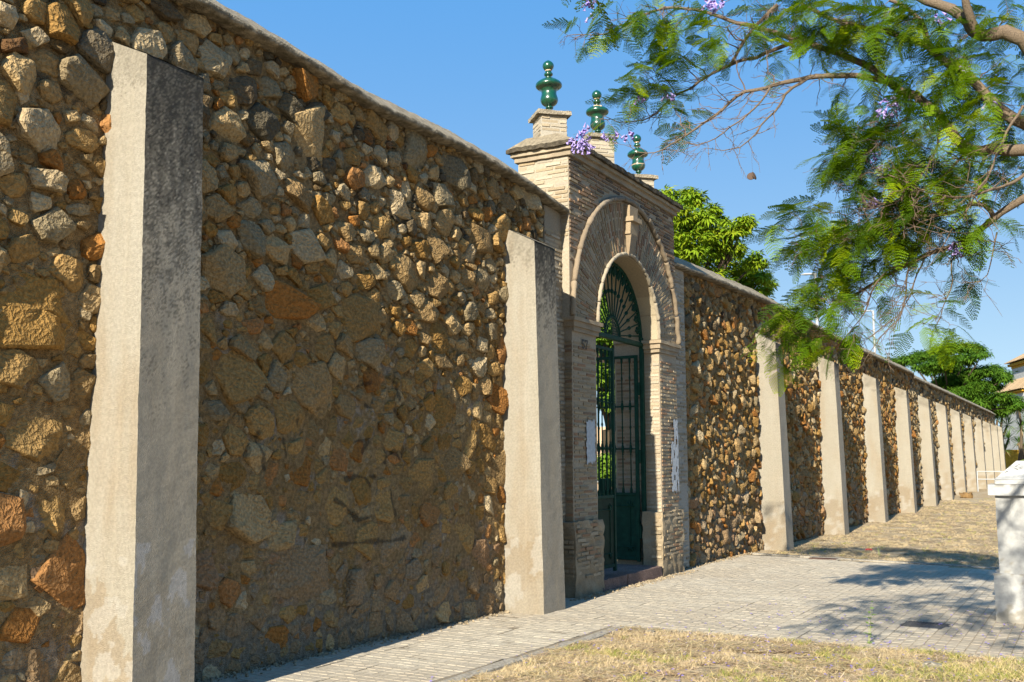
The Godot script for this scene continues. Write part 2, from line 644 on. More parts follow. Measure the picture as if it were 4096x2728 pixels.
# ---------------------------------------------------------------- rubble walls
const BZ := [-0.9, 4.732, 10.415, 20.838, 26.28, 31.915, 37.583, 42.982, 48.219, 53.454, 58.79, 64.245, 69.756, 75.0, 79.2]
const BB := [4.65, 4.638, 4.416, 4.30, 4.289, 4.31, 4.24, 4.28, 4.25, 4.22, 4.20, 4.24, 4.21, 4.20, 4.22]
const BF := [4.43, 4.422, 4.177, 4.03, 4.09, 4.07, 4.05, 4.03, 4.02, 3.96, 3.95, 3.97, 3.94, 3.93, 3.98]
const BW := 0.527
const BD := 0.518
const BT := 0.414

func mort(d: float, y: float) -> float:
	var a := 0.010 * n1.get_noise_2d(d * 0.7, y * 0.7 + 9) + 0.012 * n2.get_noise_2d(d * 5.0, y * 5.0) + 0.007 * n2.get_noise_2d(d * 16.0, y * 16.0)
	var low := clampf((1.15 - y) / 0.7 + 0.8 * n1.get_noise_2d(d * 0.7 + 7, y * 0.7), 0, 1)
	return a - 0.004 + 0.012 * low

func mortar_col(d: float, y: float, sec: int) -> Color:
	var k := n1.get_noise_2d(d * 0.9 + 31, y * 0.9)
	var k2 := n2.get_noise_2d(d * 4.0, y * 4.0 + 50)
	var col := Color(0.44, 0.275, 0.115).lerp(Color(0.55, 0.385, 0.20), clampf(0.5 + k, 0, 1))
	col = col.lerp(Color(0.50, 0.31, 0.14), clampf(k2 * 1.6, 0, 1) * 0.5)
	if sec == 2:
		col = col.lerp(Color(0.44, 0.39, 0.31), 0.7)
	# old pink-grey plaster that still clings to the foot, in ragged patches
	var pl := n2.get_noise_2d(d * 1.3 + 3, y * 1.3) + 0.5 * n2.get_noise_2d(d * 6.0, y * 6.0)
	if y < 1.5 and pl > (y - 0.45) * 0.75:
		col = col.lerp(Color(0.47, 0.33, 0.205), 0.8)
	if y < 0.34 + 0.25 * n2.get_noise_2d(d * 2.0, 3.0) + 0.1 * k2:
		col = col.lerp(Color(0.37, 0.325, 0.25), 0.75)
	elif pl > 0.42 and y < 2.8:
		col = col.lerp(Color(0.50, 0.43, 0.36), 0.7)
	# black crust and lichen under the coping
	if y > 4.0 and n2.get_noise_2d(d * 2.5 + 70, y * 3.5) + 0.4 * n2.get_noise_2d(d * 14, y * 14) > 0.30:
		col = col.lerp(Color(0.055, 0.05, 0.042), 0.75)
	return col

func stone_col(d: float, y: float, sec: int) -> Color:
	var pal := [Color(0.46, 0.265, 0.082), Color(0.52, 0.325, 0.125), Color(0.46, 0.305, 0.14), Color(0.60, 0.42, 0.21), Color(0.48, 0.215, 0.055), Color(0.43, 0.335, 0.20), Color(0.66, 0.51, 0.31), Color(0.56, 0.275, 0.10)]
	var wgt := [3.0, 4.0, 3.0, 2.0, 1.0, 1.6, 1.0, 1.0]
	if sec == 0 and y > 3.4:
		wgt = [1.6, 3.0, 3.0, 4.0, 0.8, 2.4, 3.0, 0.6]
	if sec == 1 and y < 3.9:
		wgt = [3.5, 5.0, 2.0, 3.0, 2.2, 0.8, 1.6, 1.8]
	if sec == 2:
		wgt = [0.6, 2.0, 3.0, 3.5, 0.2, 4.0, 4.0, 0.2]
	var s := 0.0
	for k in wgt:
		s += k
	var r := rng.randf() * s
	var i := 0
	while r > wgt[i] and i < 7:
		r -= wgt[i]
		i += 1
	var c: Color = pal[i]
	c = c * rng.randf_range(0.92, 1.25)
	c.a = 1
	if y < 1.0 and rng.randf() < 0.55:
		c = c.lerp(Color(0.45, 0.325, 0.215), 0.6)
	if y > 4.0 and n2.get_noise_2d(d * 2.5 + 70, y * 3.5) > 0.22:
		c = c.lerp(Color(0.07, 0.065, 0.055), rng.randf_range(0.4, 0.85))
	return c

func hidden_by_buttress(d: float, y: float) -> bool:
	for k in BZ.size():
		if BZ[k] + BW > d * 0.928 and BZ[k] < d and y < BF[k] - 0.05:
			return true
	return false

func pack(d0: float, d1: float, classes: Array, seeds := []) -> Array:   # dart throwing, large stones first
	var cs := []
	var cell := 0.3
	var grid := {}
	var big: float = classes[0][0]
	for q in seeds:   # the boulders that stand out in this stretch: d, y, r
		big = maxf(big, q[2])
		cs.append(q)
		var key := int(floor(q[0] / cell)) * 1000 + int(floor(q[1] / cell))
		if not grid.has(key):
			grid[key] = []
		grid[key].append(q)
	for cl in classes:
		for k in int(cl[1]):
			var r: float = cl[0] * rng.randf_range(0.82, 1.2)
			var d := rng.randf_range(d0, d1)
			var y := rng.randf_range(gy(d) + 0.02, ct(d) + 0.04 - r)
			var gi := int(floor(d / cell))
			var gj := int(floor(y / cell))
			var ok := true
			var reach := int(ceil((r + big * 1.2) / cell))
			for a in range(gi - reach, gi + reach + 1):
				for b in range(gj - reach, gj + reach + 1):
					var key := a * 1000 + b
					if grid.has(key):
						for s in grid[key]:
							var dx: float = (s[0] - d) * 0.86
							var dy: float = (s[1] - y) * 1.16
							var rr: float = (s[2] + r) * 0.80
							if dx * dx + dy * dy < rr * rr:
								ok = false
								break
					if not ok:
						break
				if not ok:
					break
			if ok:
				var st := [d, y, r]
				cs.append(st)
				var key := gi * 1000 + gj
				if not grid.has(key):
					grid[key] = []
				grid[key].append(st)
	return [cs, grid, cell, big]

func cell_poly(s: Array, grid: Dictionary, cell: float, big: float) -> PackedVector2Array:
	var c := Vector2(s[0], s[1])
	var r: float = s[2]
	var poly := PackedVector2Array()
	var n := 4 + rng.randi() % 3
	var ph := rng.randf() * TAU
	var asp := rng.randf_range(1.0, 1.75)
	var tilt := rng.randf_range(-0.5, 0.35)
	for k in n:
		var a := ph + TAU * k / n + rng.randf_range(-0.3, 0.3)
		var rr := r * rng.randf_range(1.0, 1.55) * (1.22 if n == 4 else (1.06 if n == 5 else 0.95))
		poly.append(c + Vector2(cos(a) * rr * sqrt(asp), sin(a) * rr / sqrt(asp)).rotated(tilt))
	var gi := int(floor(s[0] / cell))
	var gj := int(floor(s[1] / cell))
	var reach := int(ceil((r * 1.6 + big * 1.2) / cell))
	for a in range(gi - reach, gi + reach + 1):
		for b in range(gj - reach, gj + reach + 1):
			var key := a * 1000 + b
			if not grid.has(key):
				continue
			for o in grid[key]:
				var dx: float = o[0] - s[0]
				var dy: float = o[1] - s[1]
				var dd := dx * dx + dy * dy
				var lim: float = (r + o[2]) * 2.1
				if dd < 1e-6 or dd > lim * lim or o[2] < r * 0.72:
					continue
				var dist := sqrt(dd)
				var nr := Vector2(dx, dy) / dist
				var off: float = (dd + r * r - o[2] * o[2]) / (2.0 * dist)
				var res := PackedVector2Array()
				var m := poly.size()
				for k in m:
					var p := poly[k]
					var q := poly[(k + 1) % m]
					var sp := (p - c).dot(nr) - off
					var sq := (q - c).dot(nr) - off
					if sp <= 0:
						res.append(p)
					if (sp < 0 and sq > 0) or (sp > 0 and sq < 0):
						res.append(p + (q - p) * (sp / (sp - sq)))
				poly = res
				if poly.size() < 3:
					return poly
	return poly

func add_stone(m: MB, poly: PackedVector2Array, c: Vector2, r: float, mids: int, rings: int, prot: float, base: float, col: Color, o: Vector3, lean := 1.0) -> void:
	# outline: the corners of the cell, with jittered points between them
	var k := poly.size()
	var pts := PackedVector2Array()
	var far := 0.0
	for i in k:
		var a := poly[i] - c
		var b := poly[(i + 1) % k] - c
		var la := a.length()
		if la > 1e-4:
			pts.append(a * maxf(0.55, (la - 0.007) / la) * rng.randf_range(0.93, 1.0))
		var n := clampi(int(a.distance_to(b) / 0.05), 0, mids)
		for q in n:
			var p := a.lerp(b, (q + 1.0) / (n + 1.0))
			var lp := maxf(p.length(), 1e-4)
			pts.append(p * maxf(0.55, (lp - 0.007) / lp) * rng.randf_range(0.94, 1.0))
	var cnt := pts.size()
	if cnt < 3:
		return
	for p in pts:
		far = maxf(far, p.length())
	var t1 := Vector2(rng.randf_range(-0.36, 0.36), rng.randf_range(-0.30, 0.22)) * lean
	var fa := []
	for i in 2 + rng.randi() % 3:
		var a := rng.randf() * TAU
		fa.append([Vector2(cos(a), sin(a)), far * rng.randf_range(0.05, 0.6), rng.randf_range(0.25, 0.9)])
	var b0 := m.v.size()
	var sc := [1.0, 0.985, 0.90, 0.62, 0.30] if rings == 5 else ([1.0, 0.98, 0.84, 0.42] if rings == 4 else [1.0, 0.92, 0.5])
	var hh := [0.0, 0.55, 1.0, 1.0, 1.0] if rings == 5 else ([0.0, 0.6, 1.0, 1.0] if rings == 4 else [0.0, 0.9, 1.0])
	var nz := clampf(r * 0.10, 0.004, 0.016)
	var off := Vector2(rng.randf_range(-0.3, 0.3), rng.randf_range(-0.3, 0.3)) * r
	for q in rings + 1:
		for j in (cnt if q < rings else 1):
			var s: float = sc[q] if q < rings else 0.0
			if q > 2 and q < rings:
				s *= rng.randf_range(0.75, 1.2)
			var w := pts[j] * s + off * (1.0 - minf(s, 1.0))
			var h := -0.06
			if q > 0:
				var top := prot + w.dot(t1)
				for f in fa:
					top = minf(top, prot * 1.05 - f[2] * (w.dot(f[0]) - f[1]))
				top += nz * n2.get_noise_2d((c.x + w.x) * 9.0, (c.y + w.y) * 9.0)
				var hq: float = hh[q] if q < rings else 1.0
				h = base + maxf(top, prot * 0.1) * hq
			m.p(Vector3(h, c.y + w.y, -(c.x + w.x)) - o, col)
	var flip := Geometry2D.is_polygon_clockwise(pts)
	for q in rings - 1:
		for j in cnt:
			var jj := (j + 1) % cnt
			var a := b0 + q * cnt + j
			var b := b0 + q * cnt + jj
			var cidx := b0 + (q + 1) * cnt + jj
			var e := b0 + (q + 1) * cnt + j
			if flip:
				m.quad(a, b, cidx, e)
			else:
				m.quad(a, e, cidx, b)
	var ctr := b0 + rings * cnt
	for j in cnt:
		var jj := (j + 1) % cnt
		if flip:
			m.tri(b0 + (rings - 1) * cnt + j, b0 + (rings - 1) * cnt + jj, ctr)
		else:
			m.tri(b0 + (rings - 1) * cnt + jj, b0 + (rings - 1) * cnt + j, ctr)

func wall_section(sec: int, d0: float, d1: float, r0: float, classes: Array, label: String) -> void:
	var W0 := P(-0.25, gy(maxf(d0, 0)), (d0 + d1) * 0.5)
	var w := thing("rubble_wall", label, "wall", W0)
	var sprayed := sec == 0
	# mortar core
	var st := [0.045, 0.075, 0.16][sec] as float
	var m := MB.new()
	m.v.resize(0)
	var nd := int((d1 - d0) / st)
	var ny := int(5.3 / (st if sec < 2 else st))
	for i in nd + 1:
		var d := lerpf(d0, d1, float(i) / nd)
		var yb := gy(d) - 0.3
		var yt := ct(d) + 0.05
		for j in ny + 1:
			var y := lerpf(yb, yt, float(j) / ny)
			m.p(P(mort(d, y), y, d) - W0, mortar_col(d, y, sec))
	for i in nd:
		for j in ny:
			var a := i * (ny + 1) + j
			m.quad(a, a + 1, a + ny + 2, a + ny + 1)
	var back := Color(0.4, 0.34, 0.25)
	for i in range(0, nd, 10):
		var da := lerpf(d0, d1, float(i) / nd)
		var db := lerpf(d0, d1, float(mini(i + 10, nd)) / nd)
		m.q(P(-0.5, gy(db) - 0.3, db) - W0, P(-0.5, ct(db) + 0.05, db) - W0, P(-0.5, ct(da) + 0.05, da) - W0, P(-0.5, gy(da) - 0.3, da) - W0, back)
	for e in [[d0, false], [d1, true]]:
		var d: float = e[0]
		var A := P(-0.5, gy(d) - 0.3, d) - W0
		var B := P(-0.5, ct(d) + 0.05, d) - W0
		var C := P(0.0, ct(d) + 0.05, d) - W0
		var D := P(0.0, gy(d) - 0.3, d) - W0
		if e[1]:
			m.q(D, C, B, A, back)
		else:
			m.q(A, B, C, D, back)
	if sprayed:
		var keep := m.v.duplicate()
		m.w.resize(m.v.size())
		for k in m.v.size():
			m.w[k] = Vector2((-(m.v[k].z + W0.z) - 1.0) / 12.0, 1.0 - (m.v[k].y + W0.y) / 6.0)
	part(w, "mortar_core", mesh_uv2(m) if sprayed else m.mesh(), M.mortar_sprayed if sprayed else M.mortar)
	# stones
	rng.seed = 300 + sec
	var pk := pack(r0, d1 - (0.60 if sec == 0 else 0.0), classes, [[4.32, 2.57, 0.285], [4.33, 1.79, 0.222], [6.92, 4.53, 0.201], [6.3, 1.15, 0.233], [7.03, 2.24, 0.255], [7.69, 2.97, 0.236], [6.65, 2.97, 0.225], [7.37, 1.23, 0.2], [8.14, 1.2, 0.19], [9.52, 0.83, 0.24], [5.91, 3.13, 0.199], [8.57, 4.81, 0.191], [6.06, 2.3, 0.21], [6.66, 0.99, 0.154], [8.8, 1.48, 0.241], [4.56, 3.83, 0.109], [4.32, 3.62, 0.097]] if sec == 0 else [])
	var cs: Array = pk[0]
	var rank := []
	for i in cs.size():
		var s: Array = cs[i]
		var sp := on_screen(P(0, s[1], s[0]))
		var sz: float = s[2] / maxf(sp.z, 0.1)
		if not in_frame(P(0, s[1], s[0]), 30) or hidden_by_buttress(s[0], s[1]):
			sz = 0.0
		rank.append([sz, i])
	rank.sort_custom(func(a, b): return a[0] > b[0])
	var place := {}
	for k in rank.size():
		place[rank[k][1]] = k if rank[k][0] > 0 else 100000
	var rest := MB.new()
	var made := 0
	for i in cs.size():
		var s: Array = cs[i]
		var poly := cell_poly(s, pk[1], pk[2], pk[3])
		if poly.size() < 3:
			continue
		var c := Vector2(s[0], s[1])
		var r: float = s[2]
		var y: float = s[1]
		var up := clampf((y - 1.7) / 1.8 + 0.5 * n1.get_noise_2d(c.x * 0.6, c.y * 0.6), 0, 1)
		var prot := lerpf(minf(r * rng.randf_range(0.08, 0.24), 0.026) + 0.009, minf(r * rng.randf_range(0.28, 0.65) + 0.015, 0.085), up)
		if sec > 0:
			prot = r * rng.randf_range(0.25, 0.7) + 0.010
		var base := mort(c.x, c.y) - 0.008
		var col := stone_col(c.x, c.y, sec)
		var rk: int = place[i]
		if rk < 300:
			var sm := MB.new()
			var o := P(0, c.y, c.x)
			var big := r > 0.1
			add_stone(sm, poly, c, r, 3 if big else 1, 5 if big else 4, prot, base, col, o, 1.0 if sec == 0 else 1.7)
			if sprayed:
				sm.w.resize(sm.v.size())
				for k in sm.v.size():
					sm.w[k] = Vector2((-(sm.v[k].z + o.z) - 1.0) / 12.0, 1.0 - (sm.v[k].y + o.y) / 6.0)
			part(w, "stone_%03d" % made, sm.crisp(0.5), M.stone_sprayed if sprayed else M.stone, Transform3D(Basis(), o - W0))
			made += 1
		else:
			add_stone(rest, poly, c, r, 1 if sec < 2 else 0, (4 if sec == 0 else 3), prot, base, col, W0, 1.0 if sec == 0 else 1.7)
	if sprayed:
		rest.w.resize(rest.v.size())
		for k in rest.v.size():
			rest.w[k] = Vector2((-(rest.v[k].z + W0.z) - 1.0) / 12.0, 1.0 - (rest.v[k].y + W0.y) / 6.0)
	var ro := part(w, "smaller_stones", rest.crisp(0.6) if sec < 2 else rest.mesh(), M.stone_sprayed if sprayed else (M.stone if sec == 1 else M.stone_far))
	ro.set_meta("kind", "stuff")
	# coping: a rounded, hand-laid mortar cap with a drip edge
	var cp := MB.new()
	var prof := [[-0.02, -0.01], [0.10, -0.012], [0.135, 0.0], [0.142, 0.022], [0.138, 0.045], [0.12, 0.062], [0.06, 0.110], [-0.02, 0.172], [-0.10, 0.236], [-0.18, 0.296], [-0.25, 0.318], [-0.31, 0.296], [-0.40, 0.215], [-0.52, 0.14], [-0.62, 0.08], [-0.64, 0.02], [-0.5, -0.01]]
	var cst := [0.05, 0.09, 0.2][sec] as float
	var nc := int((d1 - d0) / cst)
	var np := prof.size()
	for i in nc + 1:
		var d := lerpf(d0, d1 + (0.12 if sec == 1 else 0.0), float(i) / nc)
		var wob := 0.018 * n1.get_noise_1d(d * 0.9 + sec * 50) + 0.012 * n2.get_noise_1d(d * 4.0)
		for j in np:
			var px: float = prof[j][0]
			var py: float = prof[j][1]
			var k := n2.get_noise_2d(d * 7.0, px * 9.0 + py * 9.0)
			var k2 := n1.get_noise_2d(d * 2.0, px * 14.0 + 5.0)
			var nx := px + (0.005 * k + wob * 0.6 if j > 0 and j < np - 1 else 0.0)
			var ny2 := py + (0.004 + (0.006 if j > 5 else 0.003)) * n2.get_noise_2d(d * 1.6, px * 34.0 + py * 34.0) + 0.003 * k + wob * 0.5
			var col := Color(0.46, 0.385, 0.275).lerp(Color(0.56, 0.485, 0.37), clampf(0.5 + k2, 0, 1))
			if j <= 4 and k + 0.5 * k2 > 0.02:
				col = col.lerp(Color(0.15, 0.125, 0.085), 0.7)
			elif n2.get_noise_2d(d * 3.0, px * 60.0) > 0.18:
				col = col.lerp(Color(0.32, 0.265, 0.185), 0.55)
			cp.p(P(nx, ct(d) + ny2, d) - W0, col)
	for i in nc:
		for j in np - 1:
			var a := i * np + j
			cp.quad(a, a + 1, a + np + 1, a + np)
	for e in [0, nc]:
		var cc := cp.p(P(-0.25, ct(d0 if e == 0 else d1) + 0.1, d0 if e == 0 else d1 + (0.12 if sec == 1 else 0.0)) - W0, Color(0.4, 0.35, 0.27))
		for j in np - 1:
			if e == 0:
				cp.tri(cc, e * np + j + 1, e * np + j)
			else:
				cp.tri(cc, e * np + j, e * np + j + 1)
	part(w, "coping", cp.mesh(), M.coping)

func mesh_uv2(m: MB) -> ArrayMesh:
	var base := m.mesh()
	var arr := base.surface_get_arrays(0)
	arr[Mesh.ARRAY_TEX_UV2] = m.w
	var r := ArrayMesh.new()
	r.add_surface_from_arrays(Mesh.PRIMITIVE_TRIANGLES, arr)
	return r

func walls() -> void:
	wall_section(0, -3.0, 11.98, 2.6, [[0.24, 14], [0.17, 130], [0.12, 700], [0.085, 2600], [0.058, 6500], [0.036, 12000]], "tall near stretch of ochre rubble wall with black spray-paint marks before the gateway")
	wall_section(1, 15.74, 41.6, 16.62, [[0.15, 60], [0.11, 900], [0.08, 4500], [0.058, 12000], [0.04, 9000]], "long ochre rubble wall between the gateway and the step in its coping")
	wall_section(2, 41.62, 78.8, 41.7, [[0.13, 900], [0.10, 4500], [0.075, 7000]], "farthest lower stretch of greyer rubble wall with closely set buttresses")

# ---------------------------------------------------------------- buttresses
func render_col(i: int, face: int, s: float, h: float, H: float) -> Color:   # s across 0..1, h height above ground
	var o := i * 13.7
	var w := s * BW
	var base := Color(0.41, 0.372, 0.305)
	var k := n1.get_noise_2d(w * 2.0 + o, h * 0.5)
	base = base.lerp(Color(0.37, 0.295, 0.205), clampf(k * 1.6 + 0.08, 0, 1) * 0.6)
	var k4 := n1.get_noise_2d(w * 2.4 + o + 90, h * 0.4 + 4)
	base = base.lerp(Color(0.455, 0.425, 0.365), clampf(k4 * 1.8, 0, 1) * 0.6)
	# damp tide marks at the foot
	var tide := 0.75 + 0.6 * n1.get_noise_2d(w * 1.8 + o, 2.0) + 0.12 * n2.get_noise_2d(w * 8 + o, h * 4)
	if h < tide:
		base = base.lerp(Color(0.32, 0.245, 0.16), 0.55 if h > tide - 0.45 else 0.36)
	# pale salt blooms
	if h < 1.0 and n1.get_noise_2d(w * 3.2 + o + 9, h * 2.2) > 0.22:
		base = base.lerp(Color(0.47, 0.44, 0.39), 0.6)
	var gr := n2.get_noise_2d(w * 60.0 + o, h * 50.0) * 0.95 + n2.get_noise_2d(w * 9.0 + o, h * 3.0) * 0.45
	if face == 1:   # street face: black mould runs down from the top in ragged, grainy patches
		base = base.lerp(Color(0.40, 0.355, 0.285), 0.7)
		var reach := 2.3 if i == 1 else (1.25 if i == 2 else 0.6)
		var f := 1.0 - (H - h) / reach
		var mould := gr * 0.9 + f * 1.3 - 0.5
		if mould > 0.0:
			base = base.lerp(Color(0.04, 0.038, 0.034), clampf(0.35 + mould * 0.75, 0, 0.92))
		if i == 1 and h < 1.1 and n1.get_noise_2d(w * 4.2 + 5, h * 1.5) > 0.2:
			base = base.lerp(Color(0.50, 0.50, 0.52), 0.5)
	if face == 2:
		base = base.lerp(Color(0.17, 0.15, 0.12), clampf(0.6 + gr * 0.5, 0, 1))
	if face == 0 and H - h < 0.30 + 0.4 * (gr * 0.5 + k) and s > 0.25:
		base = base.lerp(Color(0.17, 0.15, 0.115), clampf(0.3 + gr * 0.6, 0, 0.75))
	return base * (1.0 + 0.05 * gr)

func buttress_mesh(i: int) -> ArrayMesh:
	var g := gy(BZ[i] if i > 0 else 0.0)
	var hb: float = BB[i] - g
	var hf: float = BF[i] - g
	var m := MB.new()
	var st := (0.015 if i == 1 else 0.024) if i <= 2 else (0.06 if i < 7 else 0.15)
	var ny := int(4.9 / st)
	var wob := func(y: float, s: float, seed_: float) -> float:
		return 0.010 * n1.get_noise_2d(y * 1.2, s * 3.0 + seed_ + i * 9.0) + 0.0035 * n2.get_noise_2d(y * 9.0, s * 9.0 + seed_)
	# three upright faces: 0 near (toward camera, local z = 0), 1 street, 3 far
	for face in [0, 1, 3]:
		var ns := maxi(3, int(BW / st))
		var b0 := m.v.size()
		for a in ns + 1:
			var s := float(a) / ns
			for j in ny + 1:
				var fy := float(j) / ny
				var x := 0.0
				var z := 0.0
				var top := 0.0
				if face == 1:
					top = hf
				else:
					top = lerpf(hb, hf, s) if s > 0 else hb
				var y := lerpf(-0.25, top, fy)
				var depth := lerpf(BD, BT, clampf(y / hf, 0, 1))
				if face == 0:
					x = lerpf(-0.06, depth, s)
					z = 0.0 + wob.call(y, s, 1.0)
				elif face == 1:
					x = depth
					z = -BW * s
				else:
					x = lerpf(-0.06, depth, s)
					z = -BW + wob.call(y, s, 4.0)
				x += wob.call(y * 0.6, z * 0.5, 2.0) * (0.5 if face == 1 else s * 0.5)
				if face == 1:
					z += wob.call(y, 1.0, 1.0) * (1.0 - s) + wob.call(y, 1.0, 4.0) * s
				m.p(Vector3(x, y, z), render_col(i, 1 if face == 1 else 0, s, y, top))
		for a in ns:
			for j in ny:
				var q := b0 + a * (ny + 1) + j
				if face == 3:
					m.quad(q, q + ny + 1, q + ny + 2, q + 1)
				else:
					m.quad(q, q + 1, q + ny + 2, q + ny + 1)
	# sloping top
	var b1 := m.v.size()
	var nt := 10
	for a in nt + 1:
		for b in nt + 1:
			var s := float(a) / nt
			var t := float(b) / nt
			var x := lerpf(-0.06, BT, s) + 0.004
			var y := lerpf(hb, hf, s) + 0.004 + 0.006 * n2.get_noise_2d(s * 6 + i, t * 6)
			m.p(Vector3(x, y, -BW * t), render_col(i, 2, t, y, hb))
	for a in nt:
		for b in nt:
			var q := b1 + a * (nt + 1) + b
			m.quad(q, q + 1, q + nt + 2, q + nt + 1)
	return m.mesh()

func buttresses() -> void:
	var where := ["behind the left edge", "nearest and tallest cream rendered buttress with a black-stained street face", "cream rendered buttress just before the brick gateway", "first cream rendered buttress beyond the gateway, beside the paving edge", "second cream rendered buttress beyond the gateway", "third cream rendered buttress beyond the gateway", "fourth cream rendered buttress beyond the gateway", "fifth cream rendered buttress beyond the gateway, where the wall coping steps down", "sixth cream rendered buttress beyond the gateway", "seventh cream rendered buttress beyond the gateway", "eighth cream rendered buttress beyond the gateway, where the metal railing starts", "ninth cream rendered buttress beyond the gateway, behind the metal railing", "third cream rendered buttress from the far end of the wall", "second to last cream rendered buttress at the far end of the wall", "last and farthest cream rendered buttress at the end of the wall"]
	where[0] = "cream rendered buttress beside the photographer, left of the nearest visible one"
	for i in BZ.size():
		single("buttress", buttress_mesh(i), M.render, where[i], "buttress", P(0, gy(BZ[i] if i > 0 else 0.0), BZ[i]), "rendered buttresses along the wall")

# ---------------------------------------------------------------- brick gateway
const GX := 0.15
const DC := 13.87
const RI := 1.13
const RO := 1.90
const SP := 3.5

var bricks := []   # [transform, tint number]

func brick_at(c: Vector3, along: Vector3, upw: Vector3, out: Vector3, ln: float, h: float, tint: int) -> void:
	var pr := rng.randf_range(-0.007, 0.006)
	var lj := ln * rng.randf_range(0.96, 1.0)
	var b := Basis(along * lj, upw * h * rng.randf_range(0.86, 1.08), out * 0.08)
	b = b.rotated(out, rng.randf_range(-0.022, 0.022))
	bricks.append([Transform3D(b, c + out * (pr - 0.04)), tint])

func lay(o: Vector3, along: Vector3, out: Vector3, wid: float, hgt: float, tints: Array, course := 0.056, bl := 0.27, test = null) -> void:
	var n := int(hgt / course)
	for r in n:
		var y := (r + 0.5) * hgt / n
		var x := -bl * (0.5 if r % 2 else 0.0)
		while x < wid - 0.02:
			var l := bl * rng.randf_range(0.93, 1.07)
			var a := maxf(x, 0.0)
			var b := minf(x + l, wid)
			x += l
			if b - a < 0.035:
				continue
			var c := o + along * ((a + b) * 0.5) + Vector3.UP * (y + 0.006 * n1.get_noise_2d((a + b) * 0.8, y))
			if test != null and not test.call(c):
				continue
			if rng.randf() < 0.045:
				continue
			brick_at(c, along, Vector3.UP, out, b - a - 0.012, hgt / n - 0.015, tints[rng.randi() % tints.size()])

func ragged_block(m: MB, lo: Vector3, hi: Vector3, col: Color, amp := 0.012, st := 0.06, cv := 1.0) -> void:   # box whose faces are gridded and worn
	var ax := [Vector3(1, 0, 0), Vector3(0, 1, 0), Vector3(0, 0, 1)]
	for a in 3:
		for s in [0, 1]:
			var ua := (a + 1) % 3
			var wa := (a + 2) % 3
			var nu := maxi(1, int((hi[ua] - lo[ua]) / st))
			var nw := maxi(1, int((hi[wa] - lo[wa]) / st))
			var b0 := m.v.size()
			for i in nu + 1:
				for j in nw + 1:
					var p := Vector3()
					p[a] = hi[a] if s else lo[a]
					p[ua] = lerpf(lo[ua], hi[ua], float(i) / nu)
					p[wa] = lerpf(lo[wa], hi[wa], float(j) / nw)
					var k := Vector3(n2.get_noise_3d(p.x * 5, p.y * 5, p.z * 5), n2.get_noise_3d(p.x * 5 + 40, p.y * 5, p.z * 5), n2.get_noise_3d(p.x * 5, p.y * 5 + 40, p.z * 5))
					var kk := n1.get_noise_3d(p.x * 2, p.y * 2, p.z * 2)
					var cc := col * (1.0 + cv * (0.35 * kk + 0.2 * k.x))
					cc.a = 1
					m.p(p + k * amp, cc)
			for i in nu:
				for j in nw:
					var q := b0 + i * (nw + 1) + j
					if s:
						m.quad(q, q + 1, q + nw + 2, q + nw + 1)
					else:
						m.quad(q, q + nw + 1, q + nw + 2, q + 1)

func arc_tube(r: float, x: float, rad: float, a0: float, a1: float, col: Color, flat := 1.0) -> MB:
	var m := MB.new()
	var pts := PackedVector3Array()
	var rr := PackedFloat32Array()
	var n := maxi(2, int(absf(a1 - a0) * r / 0.04))
	for k in n + 1:
		var a := lerpf(a0, a1, float(k) / n)
		var w := 0.014 * n2.get_noise_2d(a * 9, r * 30)
		pts.append(P(x + w, SP + sin(a) * (r + w), DC - cos(a) * (r + w)))
		rr.append(rad * (1.0 + 0.35 * n2.get_noise_2d(a * 14, r * 9 + 5)))
	tube(m, pts, rr, 8, col)
	return m

